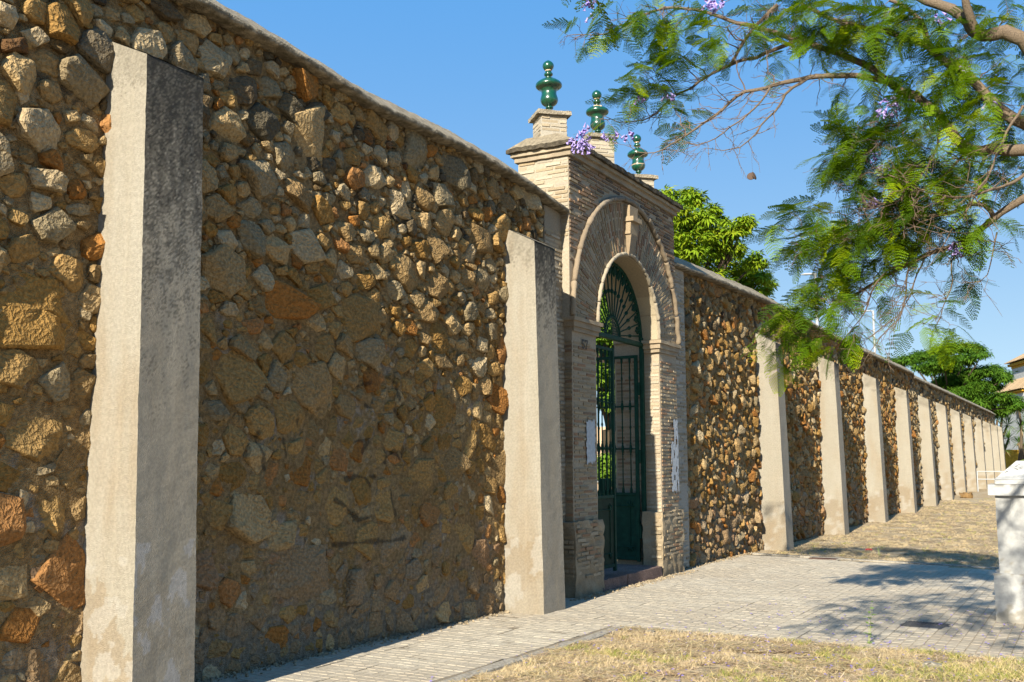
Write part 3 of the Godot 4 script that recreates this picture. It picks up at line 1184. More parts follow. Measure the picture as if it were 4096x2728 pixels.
func gateway() -> void:
	var base := gy(13.8)
	var o := thing("brick_gateway", "old brick gateway with a round arch, moulded cornice and pedestals", "gateway", P(-0.25, base, DC))
	var O := o.position
	rng.seed = 900
	var mort_c := Color(0.60, 0.49, 0.35)
	# solid core: piers, then the block over the arch with the arch cut out
	var m := MB.new()
	var fr := GX - 0.012
	box(m, P(-0.62, base - 0.3, 12.70) - O, P(fr, SP - 0.02, 11.96) - O, mort_c)
	box(m, P(-0.62, base - 0.3, 15.80) - O, P(fr, SP - 0.02, 15.05) - O, mort_c)
	var d_lo := 11.90
	var d_hi := 15.80
	var y_top := 5.64
	var na := 40
	for k in na:
		var a := PI * k / na
		var b := PI * (k + 1) / na
		var i0 := [DC - cos(a) * RI, SP + sin(a) * RI - 0.02]
		var i1 := [DC - cos(b) * RI, SP + sin(b) * RI - 0.02]
		var e := func(g: float) -> Array:
			var cx := -cos(g)
			var sy := sin(g)
			var lx: float = ((d_hi - DC) if cx > 0 else (DC - d_lo)) / maxf(absf(cx), 1e-4)
			var ly: float = (y_top - SP) / maxf(sy, 1e-4)
			var l := minf(lx, ly)
			return [DC + cx * l, SP + sy * l]
		var o0: Array = e.call(a)
		var o1: Array = e.call(b)
		m.q(P(fr, i0[1], i0[0]) - O, P(fr, o0[1], o0[0]) - O, P(fr, o1[1], o1[0]) - O, P(fr, i1[1], i1[0]) - O, mort_c)
		m.q(P(-0.62, i1[1], i1[0]) - O, P(-0.62, o1[1], o1[0]) - O, P(-0.62, o0[1], o0[0]) - O, P(-0.62, i0[1], i0[0]) - O, mort_c)
		m.q(P(fr, i0[1], i0[0]) - O, P(fr, i1[1], i1[0]) - O, P(-0.62, i1[1], i1[0]) - O, P(-0.62, i0[1], i0[0]) - O, Color(0.52, 0.42, 0.29))
	m.q(P(-0.62, SP - 0.02, d_lo) - O, P(-0.62, y_top, d_lo) - O, P(fr, y_top, d_lo) - O, P(fr, SP - 0.02, d_lo) - O, Color(0.62, 0.53, 0.40))
	m.q(P(fr, SP - 0.02, d_hi) - O, P(fr, y_top, d_hi) - O, P(-0.62, y_top, d_hi) - O, P(-0.62, SP - 0.02, d_hi) - O, mort_c)
	# flush quoin strips on both sides and the inner reveals
	box(m, P(-0.5, base - 0.3, 11.99) - O, P(0.025, 4.88, 11.42) - O, Color(0.50, 0.41, 0.30))
	box(m, P(-0.5, base - 0.3, 16.55) - O, P(0.025, 4.84, 15.78) - O, Color(0.60, 0.54, 0.45))
	part(o, "mortar_core", m.mesh(), M.brick_mortar)
	var tan := [0, 1, 2, 3]
	var mix := [0, 1, 2, 3, 4, 5]
	var top := [4, 5, 6, 6, 7, 2]
	var pale := [8, 9, 3, 8]
	var Dd := Vector3(0, 0, -1)
	var Xx := Vector3(1, 0, 0)
	# pilaster faces
	lay(P(GX, base + 0.95, 11.98), Dd, Xx, 0.70, 2.34, mix)
	lay(P(GX, base + 0.95, 15.07), Dd, Xx, 0.71, 2.34, mix)
	# near sides of the pilasters
	lay(P(0.03, base + 0.95, 11.948), Xx, Vector3(0, 0, 1), 0.115, 2.34, mix)
	lay(P(-0.12, base + 0.2, 15.038), Xx, Vector3(0, 0, 1), 0.26, 3.10, pale)
	lay(P(-0.60, base + 0.2, 15.038), Xx, Vector3(0, 0, 1), 0.44, 3.10, [1, 2, 9, 4])
	lay(P(0.12, base + 0.1, 12.712), -Xx, Vector3(0, 0, -1), 0.72, 3.1, tan)
	# quoins
	lay(P(0.037, base, 11.42), Dd, Xx, 0.54, 4.7, [9, 3, 8, 2, 1])
	lay(P(0.037, base, 15.82), Dd, Xx, 0.72, 4.85, [8, 9, 3, 1, 2], 0.056, 0.27, func(c): return n2.get_noise_2d(c.z * 3.0, c.y * 1.6) > -0.28)
	# spandrels and the end face above the wall
	lay(P(GX - 0.03 + 0.035, SP, d_lo), Dd, Xx, d_hi - d_lo, y_top - SP, top, 0.056, 0.26, func(c): return Vector2(-c.z - DC, c.y - SP).length() > RO + 0.14)
	lay(P(-0.62, 4.55, d_lo - 0.011), Xx, Vector3(0, 0, 1), 0.76, y_top - 4.55, [8, 3, 1, 9, 0])
	lay(P(0.14, 4.55, d_hi + 0.011), -Xx, Vector3(0, 0, -1), 0.76, y_top - 4.55, tan)
	# arch ring: radial bricks, three to a course
	var nv := 84
	for k in nv:
		var a := PI * (k + 0.5) / nv
		if absf(a - PI / 2) < 0.055:
			continue
		var rad := Vector3(0, sin(a), cos(a))
		var tng := Vector3(0, cos(a), -sin(a))
		var r := RI + 0.03 + (0.0 if k % 2 else 0.09)
		if k % 2 == 0:
			brick_at(P(GX, SP, DC) + rad * (RI + 0.075), rad, -tng, Xx, 0.085, PI * 1.2 / nv - 0.012, mix[rng.randi() % 6])
		while r < RO - 0.03:
			var l := minf(0.255, RO - r)
			if l > 0.04:
				var h := PI * (r + l * 0.5) / nv - 0.014
				brick_at(P(GX, SP, DC) + rad * (r + l * 0.5), rad, -tng, Xx, l - 0.012, h, [0, 1, 2, 2, 4, 0, 3, 5][rng.randi() % 8])
			r += l
	# soffit of large pale blocks
	var ns := 9
	for k in ns:
		var a := PI * k / ns + 0.008
		var b := PI * (k + 1) / ns - 0.008
		var bm := MB.new()
		var seg := 5
		var col := Color(0.60, 0.50, 0.35) * rng.randf_range(0.85, 1.08)
		for q in seg:
			var g0 := lerpf(a, b, float(q) / seg)
			var g1 := lerpf(a, b, float(q + 1) / seg)
			var ra := RI - 0.012
			bm.q(P(GX + 0.0, SP + sin(g0) * ra, DC - cos(g0) * ra) - O, P(GX + 0.0, SP + sin(g1) * ra, DC - cos(g1) * ra) - O, P(-0.16, SP + sin(g1) * ra, DC - cos(g1) * ra) - O, P(-0.16, SP + sin(g0) * ra, DC - cos(g0) * ra) - O, col)
		for g in [a, b]:
			var e0 := P(GX, SP + sin(g) * (RI - 0.012), DC - cos(g) * (RI - 0.012)) - O
			var e1 := P(-0.16, SP + sin(g) * (RI - 0.012), DC - cos(g) * (RI - 0.012)) - O
			var e2 := P(-0.16, SP + sin(g) * (RI + 0.02), DC - cos(g) * (RI + 0.02)) - O
			var e3 := P(GX, SP + sin(g) * (RI + 0.02), DC - cos(g) * (RI + 0.02)) - O
			if g == a:
				bm.q(e0, e1, e2, e3, col)
			else:
				bm.q(e3, e2, e1, e0, col)
		part(o, "soffit_block_%03d" % k, bm.mesh(), M.brick)
	# hood mould and inner rim, laid in short tiles
	var hn := 13
	for k in hn:
		var a := PI * k / hn + 0.004
		var b := PI * (k + 1) / hn - 0.004
		var tone := Color(0.46, 0.36, 0.25) * rng.randf_range(0.65, 1.05)
		if k > 3 and k < 9:
			tone = tone.lerp(Color(0.30, 0.26, 0.21), 0.5)
		var hm := arc_tube(RO + 0.05, GX + 0.026, 0.038, a, b, tone)
		for q in hm.v.size():
			hm.v[q] -= O
		part(o, "hood_mould_tile_%03d" % k, hm.mesh(), M.brick)
	var inn := 12
	for k in inn:
		var hm := arc_tube(RI + 0.015, GX + 0.010, 0.029, PI * k / inn + 0.006, PI * (k + 1) / inn - 0.006, Color(0.58, 0.49, 0.36) * rng.randf_range(0.8, 1.05))
		for q in hm.v.size():
			hm.v[q] -= O
		part(o, "inner_rim_tile_%03d" % k, hm.mesh(), M.brick)
	# imposts
	for side in [[11.90, 12.80], [14.94, 15.86]]:
		var im := MB.new()
		ragged_block(im, P(-0.16, SP - 0.055, side[1]) - O, P(GX + 0.06, SP - 0.005, side[0]) - O, Color(0.55, 0.43, 0.29), 0.01)
		ragged_block(im, P(-0.14, SP - 0.13, side[1] - 0.03) - O, P(GX + 0.035, SP - 0.055, side[0] + 0.03) - O, Color(0.53, 0.42, 0.29), 0.006)
		ragged_block(im, P(-0.12, SP - 0.19, side[1] - 0.06) - O, P(GX + 0.015, SP - 0.13, side[0] + 0.06) - O, Color(0.50, 0.40, 0.28), 0.006)
		part(o, "impost", im.mesh(), M.brick)
	# worn plinths
	for side in [[11.87, 12.75], [14.90, 15.80]]:
		var im := MB.new()
		ragged_block(im, P(-0.12, base - 0.2, side[1]) - O, P(GX + 0.05, base + 0.95, side[0]) - O, Color(0.46, 0.36, 0.235), 0.03, 0.04)
		part(o, "plinth", im.mesh(), M.brick_mortar)
		lay(P(0.0, base + 0.25, side[0] - 0.012), Xx, Vector3(0, 0, 1), 0.19, 0.66, [0, 2, 1, 3], 0.056, 0.25)
		lay(P(GX + 0.062, base + 0.22, side[0] + 0.04), Dd, Xx, side[1] - side[0] - 0.08, 0.70, [0, 2, 1, 3, 5], 0.056, 0.25, func(c): return n2.get_noise_2d(c.z * 3.0, c.y * 3.0) > -0.25)
	# keystone: a stack of moulded blocks
	var ks := MB.new()
	var kc := Color(0.50, 0.38, 0.25)
	for s in [[4.62, 4.94, 0.075, 0.105, 0.18, 0.24], [4.94, 5.12, 0.13, 0.14, 0.235, 0.25], [5.12, 5.19, 0.165, 0.165, 0.30, 0.30], [5.19, 5.36, 0.14, 0.155, 0.235, 0.245]]:
		var c8 := []
		for q in 8:
			var hw: float = s[3] if q & 2 else s[2]
			var xx: float = s[5] if q & 2 else s[4]
			c8.append(P(xx if q & 1 else 0.10, s[1] if q & 2 else s[0], DC - (hw if q & 4 else -hw)) - O)
		hexa(ks, c8, kc * rng.randf_range(0.85, 1.1))
	part(o, "keystone", ks.mesh(), M.brick)
	# cornice and hipped top
	var cn := MB.new()
	ragged_block(cn, P(-0.66, y_top, d_hi + 0.04) - O, P(GX + 0.04, y_top + 0.07, d_lo - 0.04) - O, Color(0.52, 0.42, 0.30), 0.008)
	ragged_block(cn, P(-0.70, y_top + 0.07, d_hi + 0.08) - O, P(GX + 0.085, y_top + 0.12, d_lo - 0.08) - O, Color(0.55, 0.45, 0.32), 0.010)
	part(o, "cornice_moulding", cn.mesh(), M.brick)
	var cs := MB.new()
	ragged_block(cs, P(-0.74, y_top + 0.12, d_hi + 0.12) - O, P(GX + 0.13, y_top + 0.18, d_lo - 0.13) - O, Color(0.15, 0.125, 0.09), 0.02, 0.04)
	var y0 := y_top + 0.178
	var y1 := y_top + 0.36
	var A := [P(GX + 0.12, y0, d_lo - 0.12), P(GX + 0.12, y0, d_hi + 0.11), P(-0.73, y0, d_hi + 0.11), P(-0.73, y0, d_lo - 0.12)]
	var Bq := [P(-0.06, y1, d_lo + 0.08), P(-0.06, y1, d_hi - 0.08), P(-0.54, y1, d_hi - 0.08), P(-0.54, y1, d_lo + 0.08)]
	for k in 4:
		var kn := (k + 1) % 4
		cs.q(A[k] - O, Bq[k] - O, Bq[kn] - O, A[kn] - O, Color(0.42, 0.35, 0.25))
	cs.q(Bq[0] - O, Bq[3] - O, Bq[2] - O, Bq[1] - O, Color(0.42, 0.35, 0.25))
	part(o, "cornice_slab", cs.mesh(), M.coping)
	# pedestals, set diagonally
	for pd in [[12.22, 6.33], [13.82, 6.46], [15.42, 6.23]]:
		var hw := 0.185
		var yb := y1 - 0.16
		var pc := P(-0.30, yb, pd[0])
		var turn := Basis(Vector3.UP, PI / 4)
		var hh: float = pd[1] - yb
		var pm := MB.new()
		box(pm, Vector3(-hw, 0, -hw), Vector3(hw, hh - 0.02, hw), Color(0.60, 0.54, 0.44))
		part(o, "pedestal", pm.mesh(), M.brick_mortar, Transform3D(turn, pc - O))
		for k in 4:
			var al := Basis(Vector3.UP, PI / 4 + k * PI / 2) * Vector3(1, 0, 0)
			var ou := Basis(Vector3.UP, PI / 4 + k * PI / 2) * Vector3(0, 0, 1)
			lay(pc + ou * (hw + 0.010) - al * hw, al, ou, hw * 2, hh - 0.03, pale)
		var cm := MB.new()
		ragged_block(cm, Vector3(-0.24, hh - 0.03, -0.24), Vector3(0.24, hh + 0.025, 0.24), Color(0.52, 0.45, 0.34), 0.012, 0.05)
		part(o, "pedestal_cap", cm.mesh(), M.coping, Transform3D(turn, pc - O))
	# whitewashed panels painted over old notices
	for r in [[12.33, 12.60, 1.60, 2.16], [15.44, 15.765, 1.15, 2.28]]:
		var wm := MB.new()
		var w0: float = r[0]
		var nu := 14
		var nw := 26
		var b0 := wm.v.size()
		for i in nu + 1:
			for j in nw + 1:
				var u := float(i) / nu
				var v := float(j) / nw
				var eu := (0.02 * n2.get_noise_2d(v * 9, w0) if (i == 0 or i == nu) else 0.0)
				var ev := (0.05 * n2.get_noise_2d(u * 9, w0 + 4) if (j == 0 or j == nw) else 0.0)
				wm.p(P(GX + 0.009 + 0.003 * n2.get_noise_2d(u * 20 + w0, v * 50), lerpf(r[2], r[3], v) + ev, lerpf(r[0], r[1], u) + eu) - O, Color.WHITE)
		for i in nu:
			for j in nw:
				if w0 > 15 and (n2.get_noise_2d(i * 0.25, j * 0.16 + 8) < -0.3 or (i < 5 and j > 17)):
					continue
				var q := b0 + i * (nw + 1) + j
				wm.quad(q, q + 1, q + nw + 2, q + nw + 1)
		part(o, "white_paint_patch", wm.mesh(), M.white_paint)
	# stencilled house number
	var tm := TextMesh.new()
	tm.text = "57"
	tm.font_size = 64
	tm.pixel_size = 0.0027
	tm.depth = 0.004
	var sf := SystemFont.new()
	sf.font_names = PackedStringArray(["Droid Serif"])
	sf.font_weight = 700
	tm.font = sf
	part(o, "painted_number", tm, M.black_paint, Transform3D(Basis(Vector3(0, 0, -1), Vector3.UP, Vector3(1, 0, 0)), P(GX + 0.007, 3.16, 12.31) - O))
	# bricks: the largest in view as parts, the rest joined
	var tints := [Color(0.50, 0.38, 0.235), Color(0.54, 0.43, 0.285), Color(0.45, 0.355, 0.235), Color(0.58, 0.47, 0.325), Color(0.41, 0.27, 0.175), Color(0.47, 0.285, 0.165), Color(0.28, 0.20, 0.14), Color(0.20, 0.16, 0.125), Color(0.66, 0.565, 0.425), Color(0.60, 0.52, 0.41)]
	var meshes := []
	for k in tints.size():
		var vs := []
		for q in 2:
			var bm := MB.new()
			rng.seed = 60 + k * 3 + q
			var c8 := []
			for e in 8:
				var ins := 0.035 if e & 4 else 0.0
				var ih := 0.11 if e & 4 else 0.0
				c8.append(Vector3((0.5 - ins * rng.randf_range(0.6, 1.4)) * (1 if e & 1 else -1), (0.5 - ih * rng.randf_range(0.6, 1.4)) * (1 if e & 2 else -1), (0.5 - rng.randf_range(0.0, 0.05)) if e & 4 else -0.5))
			hexa(bm, c8, tints[k] * (0.93 + 0.14 * q))
			# rounded lip between face and sides
			vs.append(bm.mesh())
		meshes.append(vs)
	rng.seed = 77
	var rank := []
	for k in bricks.size():
		var t: Transform3D = bricks[k][0]
		var s := on_screen(t.origin)
		var out_n := t.basis.z.normalized()
		var facing := out_n.dot((CAM - t.origin).normalized())
		var area := t.basis.x.length() * t.basis.y.length() * facing / (s.z * s.z)
		if not in_frame(t.origin) or facing < 0:
			area = 0
		rank.append([area, k])
	rank.sort_custom(func(a, b): return a[0] > b[0])
	var rest := {}
	for k in rank.size():
		var br: Array = bricks[rank[k][1]]
		var q := rng.randi() % 2
		var xf: Transform3D = br[0]
		xf.origin -= O
		if k < 300:
			part(o, "brick_%03d" % k, meshes[br[1]][q], M.brick, xf)
		else:
			var key: int = br[1] * 2 + q
			if not rest.has(key):
				rest[key] = []
			rest[key].append(xf)
	for key in rest:
		multi(o, "smaller_bricks", meshes[key / 2][key % 2], M.brick, rest[key])
	# threshold
	var th := thing("doorstep", "worn pink stone threshold step of the gateway", "step", P(-0.1, base, 13.75))
	rng.seed = 4
	for s in [[12.70, 13.52], [13.53, 14.84]]:
		var im := MB.new()
		ragged_block(im, P(-0.62, base - 0.1, s[1]) - th.position, P(0.20 if s[0] < 13 else 0.21, base + 0.15, s[0]) - th.position, Color(0.36, 0.24, 0.20), 0.012, 0.05)
		part(th, "step_slab", im.mesh(), M.pink_stone)

# ---------------------------------------------------------------- iron gate
func bar_mesh(h: float, knots: Array) -> ArrayMesh:
	var m := MB.new()
	var pr := [[0.0, 0.0], [0.022, 0.0], [0.022, 0.05], [0.011, 0.09]]
	for k in knots:
		pr.append_array([[0.010, k - 0.10], [0.016, k - 0.085], [0.012, k - 0.07], [0.021, k - 0.04], [0.026, k], [0.021, k + 0.04], [0.012, k + 0.07], [0.016, k + 0.085], [0.010, k + 0.10]])
		if k != knots[-1]:
			var mid: float = (k + knots[knots.find(k) + 1]) * 0.5
			pr.append_array([[0.010, mid - 0.03], [0.018, mid], [0.010, mid + 0.03]])
	pr.append_array([[0.010, h - 0.34], [0.018, h - 0.31], [0.010, h - 0.28], [0.011, h - 0.08], [0.02, h - 0.05], [0.02, h], [0.0, h]])
	lathe(m, pr, 8, Color.WHITE)
	return m.mesh()

func gate_leaf(label: String, pos: Vector3, turn: float, wid: float, panel_mat: Material) -> Node3D:
	# local x runs from the hinge to the free edge, z is the street side
	var o := thing("gate_leaf", label, "gate", pos, "leaves of the iron gate")
	o.rotation.y = turn
	var H := 3.18
	var fm := MB.new()
	cbox(fm, Vector3(0, 0, -0.022), Vector3(0.055, H, 0.022), 0.006)
	cbox(fm, Vector3(wid - 0.055, -0.06, -0.024), Vector3(wid, H, 0.024), 0.006)
	part(o, "stile", fm.mesh(), M.iron)
	var rm := MB.new()
	for y in [0.02, 1.0, H - 0.045]:
		cbox(rm, Vector3(0.056, y, -0.018), Vector3(wid - 0.056, y + 0.045, 0.018), 0.005)
	for y in [1.72, 2.38]:
		rod(rm, Vector3(0.056, y, 0), Vector3(wid - 0.056, y, 0), 0.012, 8)
	part(o, "rail", rm.mesh(), M.iron)
	var pm := MB.new()
	cbox(pm, Vector3(0.05, 0.06, -0.006), Vector3(wid - 0.05, 1.005, 0.006), 0.002)
	var pn := part(o, "sheet_panel", pm.mesh(), panel_mat)
	var om := MB.new()
	for zz in [0.014, -0.014]:
		var x0 := 0.16
		var x1 := wid - 0.2
		for e in [[Vector3(x0, 0.22, zz), Vector3(x0, 0.84, zz)], [Vector3(x1, 0.22, zz), Vector3(x1, 0.84, zz)], [Vector3(x0, 0.22, zz), Vector3(x1, 0.22, zz)], [Vector3(x0, 0.84, zz), Vector3(x1, 0.84, zz)]]:
			rod(om, e[0], e[1], 0.006, 6)
		for cx in [x0, x1]:
			for cy in [0.22, 0.84]:
				for k in 5:   # leaf spray at the corners
					var a := k * PI / 4 + (0.0 if cy > 0.5 else PI)
					var tip := Vector3(cx + cos(a) * 0.075, cy + sin(a) * 0.09, zz)
					var md := Vector3(cx + cos(a) * 0.04, cy + sin(a) * 0.045, zz * 1.3)
					tube(om, PackedVector3Array([Vector3(cx, cy, zz), md, tip]), PackedFloat32Array([0.006, 0.014, 0.002]), 6, Color.WHITE)
		for k in 24:   # rosette
			var a := TAU * k / 24
			var b := TAU * (k + 1) / 24
			rod(om, Vector3(wid * 0.5 + cos(a) * 0.11, 0.53 + sin(a) * 0.11, zz), Vector3(wid * 0.5 + cos(b) * 0.11, 0.53 + sin(b) * 0.11, zz), 0.012, 6)
		for k in 8:
			var a := TAU * k / 8
			tube(om, PackedVector3Array([Vector3(wid * 0.5, 0.53, zz), Vector3(wid * 0.5 + cos(a) * 0.05, 0.53 + sin(a) * 0.05, zz * 1.4), Vector3(wid * 0.5 + cos(a) * 0.095, 0.53 + sin(a) * 0.095, zz)]), PackedFloat32Array([0.008, 0.02, 0.004]), 6, Color.WHITE)
	part(pn, "ornament", om.mesh(), M.iron)
	var bm := bar_mesh(H - 0.045 - 1.045, [0.675, 1.335])
	var n := 7
	for k in n:
		part(o, "bar_%03d" % k, bm, M.iron, Transform3D(Basis(), Vector3(wid * (k + 1.0) / (n + 1.0), 1.045, 0)))
	var hm := MB.new()
	for y in [0.35, 1.5, 2.55]:
		rod(hm, Vector3(-0.012, y, 0), Vector3(-0.012, y + 0.2, 0), 0.02, 8)
	part(o, "hinge", hm.mesh(), M.iron)
	return o

func iron_gate() -> void:
	var base := gy(13.8)
	var gx := -0.13
	var fr := thing("fanlight_grille", "dark green iron frame with sunburst fanlight grille under the arch", "grille", P(gx, base + 0.15, DC))
	var O := fr.position
	var m := MB.new()
	cbox(m, P(gx - 0.03, base + 0.15, 12.80) - O, P(gx + 0.03, SP + 0.05, 12.73) - O, 0.006)
	cbox(m, P(gx - 0.03, base + 0.15, 15.02) - O, P(gx + 0.03, SP + 0.05, 14.95) - O, 0.006)
	part(fr, "post", m.mesh(), M.iron)
	m = MB.new()
	cbox(m, P(gx - 0.035, SP - 0.10, 15.02) - O, P(gx + 0.035, SP - 0.03, 12.73) - O, 0.008)
	part(fr, "crossbar", m.mesh(), M.iron)
	m = MB.new()
	var ring := func(mm: MB, r: float, rad: float) -> void:
		var pts := PackedVector3Array()
		var rr := PackedFloat32Array()
		for k in 41:
			var a := PI * k / 40
			pts.append(P(gx, SP - 0.03 + sin(a) * r, DC - cos(a) * r) - O)
			rr.append(rad)
		tube(mm, pts, rr, 6, Color.WHITE)
	ring.call(m, RI - 0.04, 0.028)
	part(fr, "outer_ring", m.mesh(), M.iron)
	m = MB.new()
	ring.call(m, 0.27, 0.018)
	ring.call(m, 0.20, 0.008)
	for k in 9:
		var a := PI * (k + 0.5) / 9
		for q in 6:
			var b := TAU * q / 6
			var c := P(gx, SP - 0.03 + sin(a) * 0.235, DC - cos(a) * 0.235) - O
			rod(m, c + Vector3(0, sin(b), cos(b)) * 0.025, c + Vector3(0, sin(b + 1.05), cos(b + 1.05)) * 0.025, 0.005, 4)
	for k in 7:
		var dd := -0.15 + k * 0.05
		var hgt := sqrt(maxf(0.0, 0.04 - dd * dd))
		rod(m, P(gx, SP - 0.03, DC + dd) - O, P(gx, SP - 0.03 + hgt, DC + dd) - O, 0.006, 4)
	for q in 4:
		var yy := 0.03 + q * 0.04
		rod(m, P(gx, SP - 0.03 + yy, DC - 0.17 + q * 0.02) - O, P(gx, SP - 0.03 + yy, DC + 0.17 - q * 0.02) - O, 0.005, 4)
	part(fr, "hub_grille", m.mesh(), M.iron)
	for k in 17:
		var a := PI * (k + 0.5) / 17
		var sm := MB.new()
		var dir := Vector3(0, sin(a), cos(a))
		var c := P(gx, SP - 0.03, DC) - O
		var pts := PackedVector3Array()
		var rr := PackedFloat32Array()
		for e in [[0.28, 0.016], [0.32, 0.011], [0.60, 0.0115], [0.625, 0.012], [0.64, 0.026], [0.66, 0.03], [0.68, 0.026], [0.695, 0.012], [0.72, 0.0115], [1.0, 0.0125], [1.08, 0.02]]:
			pts.append(c + dir * e[0])
			rr.append(e[1])
		tube(sm, pts, rr, 8, Color.WHITE)
		part(fr, "spoke_%03d" % k, sm.mesh(), M.iron)
		if k < 16:
			var b := PI * (k + 1.0) / 17
			var dr := Vector3(0, sin(b), cos(b))
			var tn := Vector3(0, cos(b), -sin(b))
			var lm := MB.new()
			for s in [-1.0, 1.0]:
				tube(lm, PackedVector3Array([c + dr * 1.07, c + dr * 1.02 + tn * s * 0.03, c + dr * 0.97 + tn * s * 0.045, c + dr * 0.94 + tn * s * 0.025]), PackedFloat32Array([0.012, 0.02, 0.018, 0.012]), 6, Color.WHITE)
			tube(lm, PackedVector3Array([c + dr * 1.07, c + dr * 0.98, c + dr * 0.93, c + dr * 0.88]), PackedFloat32Array([0.014, 0.022, 0.026, 0.004]), 6, Color.WHITE)
			part(fr, "leaf_ornament_%03d" % k, lm.mesh(), M.iron)
	var lw := 1.10
	var lf := gate_leaf("closed dark olive iron gate leaf at the left of the archway", P(gx - 0.02, base + 0.19, 12.82), PI / 2, lw, M.iron_panel)
	gate_leaf("green iron gate leaf standing open behind the right of the archway", P(gx - 0.05, base + 0.19, 14.93), PI - 0.05, lw, M.iron)
	var lb := MB.new()
	cbox(lb, Vector3(-0.05, 0.0, -0.12), Vector3(0.05, 0.22, 0.12), 0.008)
	single("letter_box", lb.mesh(), M.iron, "dark green metal letter box fixed behind the bars of the gate", "letter box", P(gx - 0.09, base + 0.19 + 1.06, 13.72))

# ---------------------------------------------------------------- glazed finials
func finials() -> void:
	var prof := [[78, 0], [77, 8], [70, 16], [50, 24], [30, 34], [23, 46], [22, 60], [26, 74]]
	var vase := [[26, 74], [40, 80], [42, 88], [38, 96], [34, 101], [58, 113], [78, 130], [90, 150], [94, 170], [92, 192], [84, 218], [79, 240], [79, 256], [84, 276], [94, 292], [108, 302]]
	var lid := [[108, 300], [128, 308], [139, 320], [142, 334], [138, 350], [126, 364], [100, 384], [70, 402], [40, 416], [27, 422]]
	var knob := [[27, 420], [24, 430], [30, 437], [44, 447], [48, 458], [44, 470], [32, 482], [25, 490], [32, 497], [31, 503]]
	var ball := [[31, 503], [44, 512], [57, 532], [61, 551], [58, 570], [47, 588], [28, 604], [10, 614], [0, 622]]
	var z := 0.001145
	var spec := [[12.22, 6.352, "whole tall green glazed finial on the near pedestal of the gateway", 1.14, 0.03], [13.82, 6.482, "green glazed finial with a broken lid on the middle pedestal", 1.08, 0.02], [15.42, 6.252, "cracked green glazed finial on the far pedestal of the gateway", 1.06, 0.035]]
	for k in 3:
		var s: Array = spec[k]
		var o := thing("finial", s[2], "finial", P(-0.30, s[1], s[0]), "green glazed finials on the gateway")
		o.rotation = Vector3(-0.01, 0.4 * k, s[4])
		var sc: float = z * s[3]
		for e in [["foot", prof], ["vase", vase], ["lid", lid], ["knob", knob], ["ball", ball]]:
			var m := MB.new()
			lathe(m, e[1], 28, Color.WHITE, sc)
			part(o, e[0], m.mesh(), M.glaze)
		var cm := MB.new()
		lathe(cm, [[31, 494], [34.5, 498], [34, 504], [30, 506]], 20, Color.WHITE, sc)
		if k == 1:   # chipped shards of bare clay
			tube(cm, PackedVector3Array([Vector3(0.10, 0.355, 0.07) * s[3], Vector3(0.05, 0.42, 0.11) * s[3], Vector3(-0.03, 0.43, 0.10) * s[3], Vector3(-0.10, 0.40, 0.06) * s[3]]), PackedFloat32Array([0.012, 0.03, 0.026, 0.012]), 6, Color.WHITE)
		if k == 2:
			tube(cm, PackedVector3Array([Vector3(0.02, 0.40, 0.09), Vector3(0.03, 0.47, 0.05), Vector3(0.0, 0.46, 0.07)]), PackedFloat32Array([0.03, 0.03, 0.015]), 6, Color.WHITE)
			lathe(cm, [[93.5, 176], [95, 180], [94, 186]], 24, Color.WHITE, sc)
		part(o, "bare_clay_edge", cm.mesh(), M.clay)

# ---------------------------------------------------------------- leaves
func leaf_blade(m: MB, o: Vector3, dir: Vector3, nrm: Vector3, ln: float, wd: float, col: Color, droop := 0.25) -> void:
	var side := dir.cross(nrm).normalized() * wd * 0.5
	var a := o
	var b := o + dir * ln * 0.45 + nrm * wd * 0.18
	var e := o + dir * ln - nrm * ln * droop
	var i := m.v.size()
	m.p(a, col)
	m.p(b - side - nrm * wd * 0.2, col)
	m.p(b, col)
	m.p(b + side - nrm * wd * 0.2, col)
	m.p(e, col)
	m.tri(i, i + 1, i + 2)
	m.tri(i, i + 2, i + 3)
	m.tri(i + 1, i + 4, i + 2)
	m.tri(i + 2, i + 4, i + 3)

func frond_mesh(sd: int, col: Color) -> ArrayMesh:   # twice-feathered jacaranda leaf along +z, face up +y, 0.32 m long
	rng.seed = sd
	var m := MB.new()
	var L := 0.32
	var pts := PackedVector3Array()
	var rr := PackedFloat32Array()
	var bend := rng.randf_range(0.05, 0.13)
	for k in 7:
		var f := k / 6.0
		pts.append(Vector3(0, -bend * f * f, L * f))
		rr.append(lerpf(0.0022, 0.0008, f))
	tube(m, pts, rr, 3, col * 0.8, false)
	var np := 11
	for k in np:
		var f := 0.16 + 0.84 * k / (np - 1.0)
		var o := Vector3(0, -bend * f * f, L * f)
		var pl := 0.092 * sin(PI * clampf(0.18 + 0.75 * f, 0, 1)) + 0.012
		for s in [-1.0, 1.0]:
			if rng.randf() < 0.06:
				continue
			var dir := Vector3(s * 0.93, rng.randf_range(-0.25, 0.05), 0.45).normalized()
			var nl := int(pl / 0.0135)
			var side := dir.cross(Vector3.UP).normalized()
			var tone := col * rng.randf_range(0.82, 1.15)
			for q in nl:
				var c := o + dir * (0.006 + pl * q / nl) - Vector3.UP * 0.22 * pl * pow(q / float(nl), 2)
				var ll := 0.0185 * (1.0 - 0.45 * q / nl)
				for e in [-1.0, 1.0]:
					var d2: Vector3 = (side * e * 0.9 + dir * 0.55 + Vector3(0, rng.randf_range(-0.15, 0.15), 0)).normalized()
					var wv := d2.cross(Vector3.UP).normalized() * 0.0072
					var i := m.v.size()
					m.p(c, tone)
					m.p(c + d2 * ll * 0.5 - wv, tone)
					m.p(c + d2 * ll, tone)
					m.p(c + d2 * ll * 0.5 + wv, tone)
					m.quad(i, i + 1, i + 2, i + 3)
	return m.mesh()

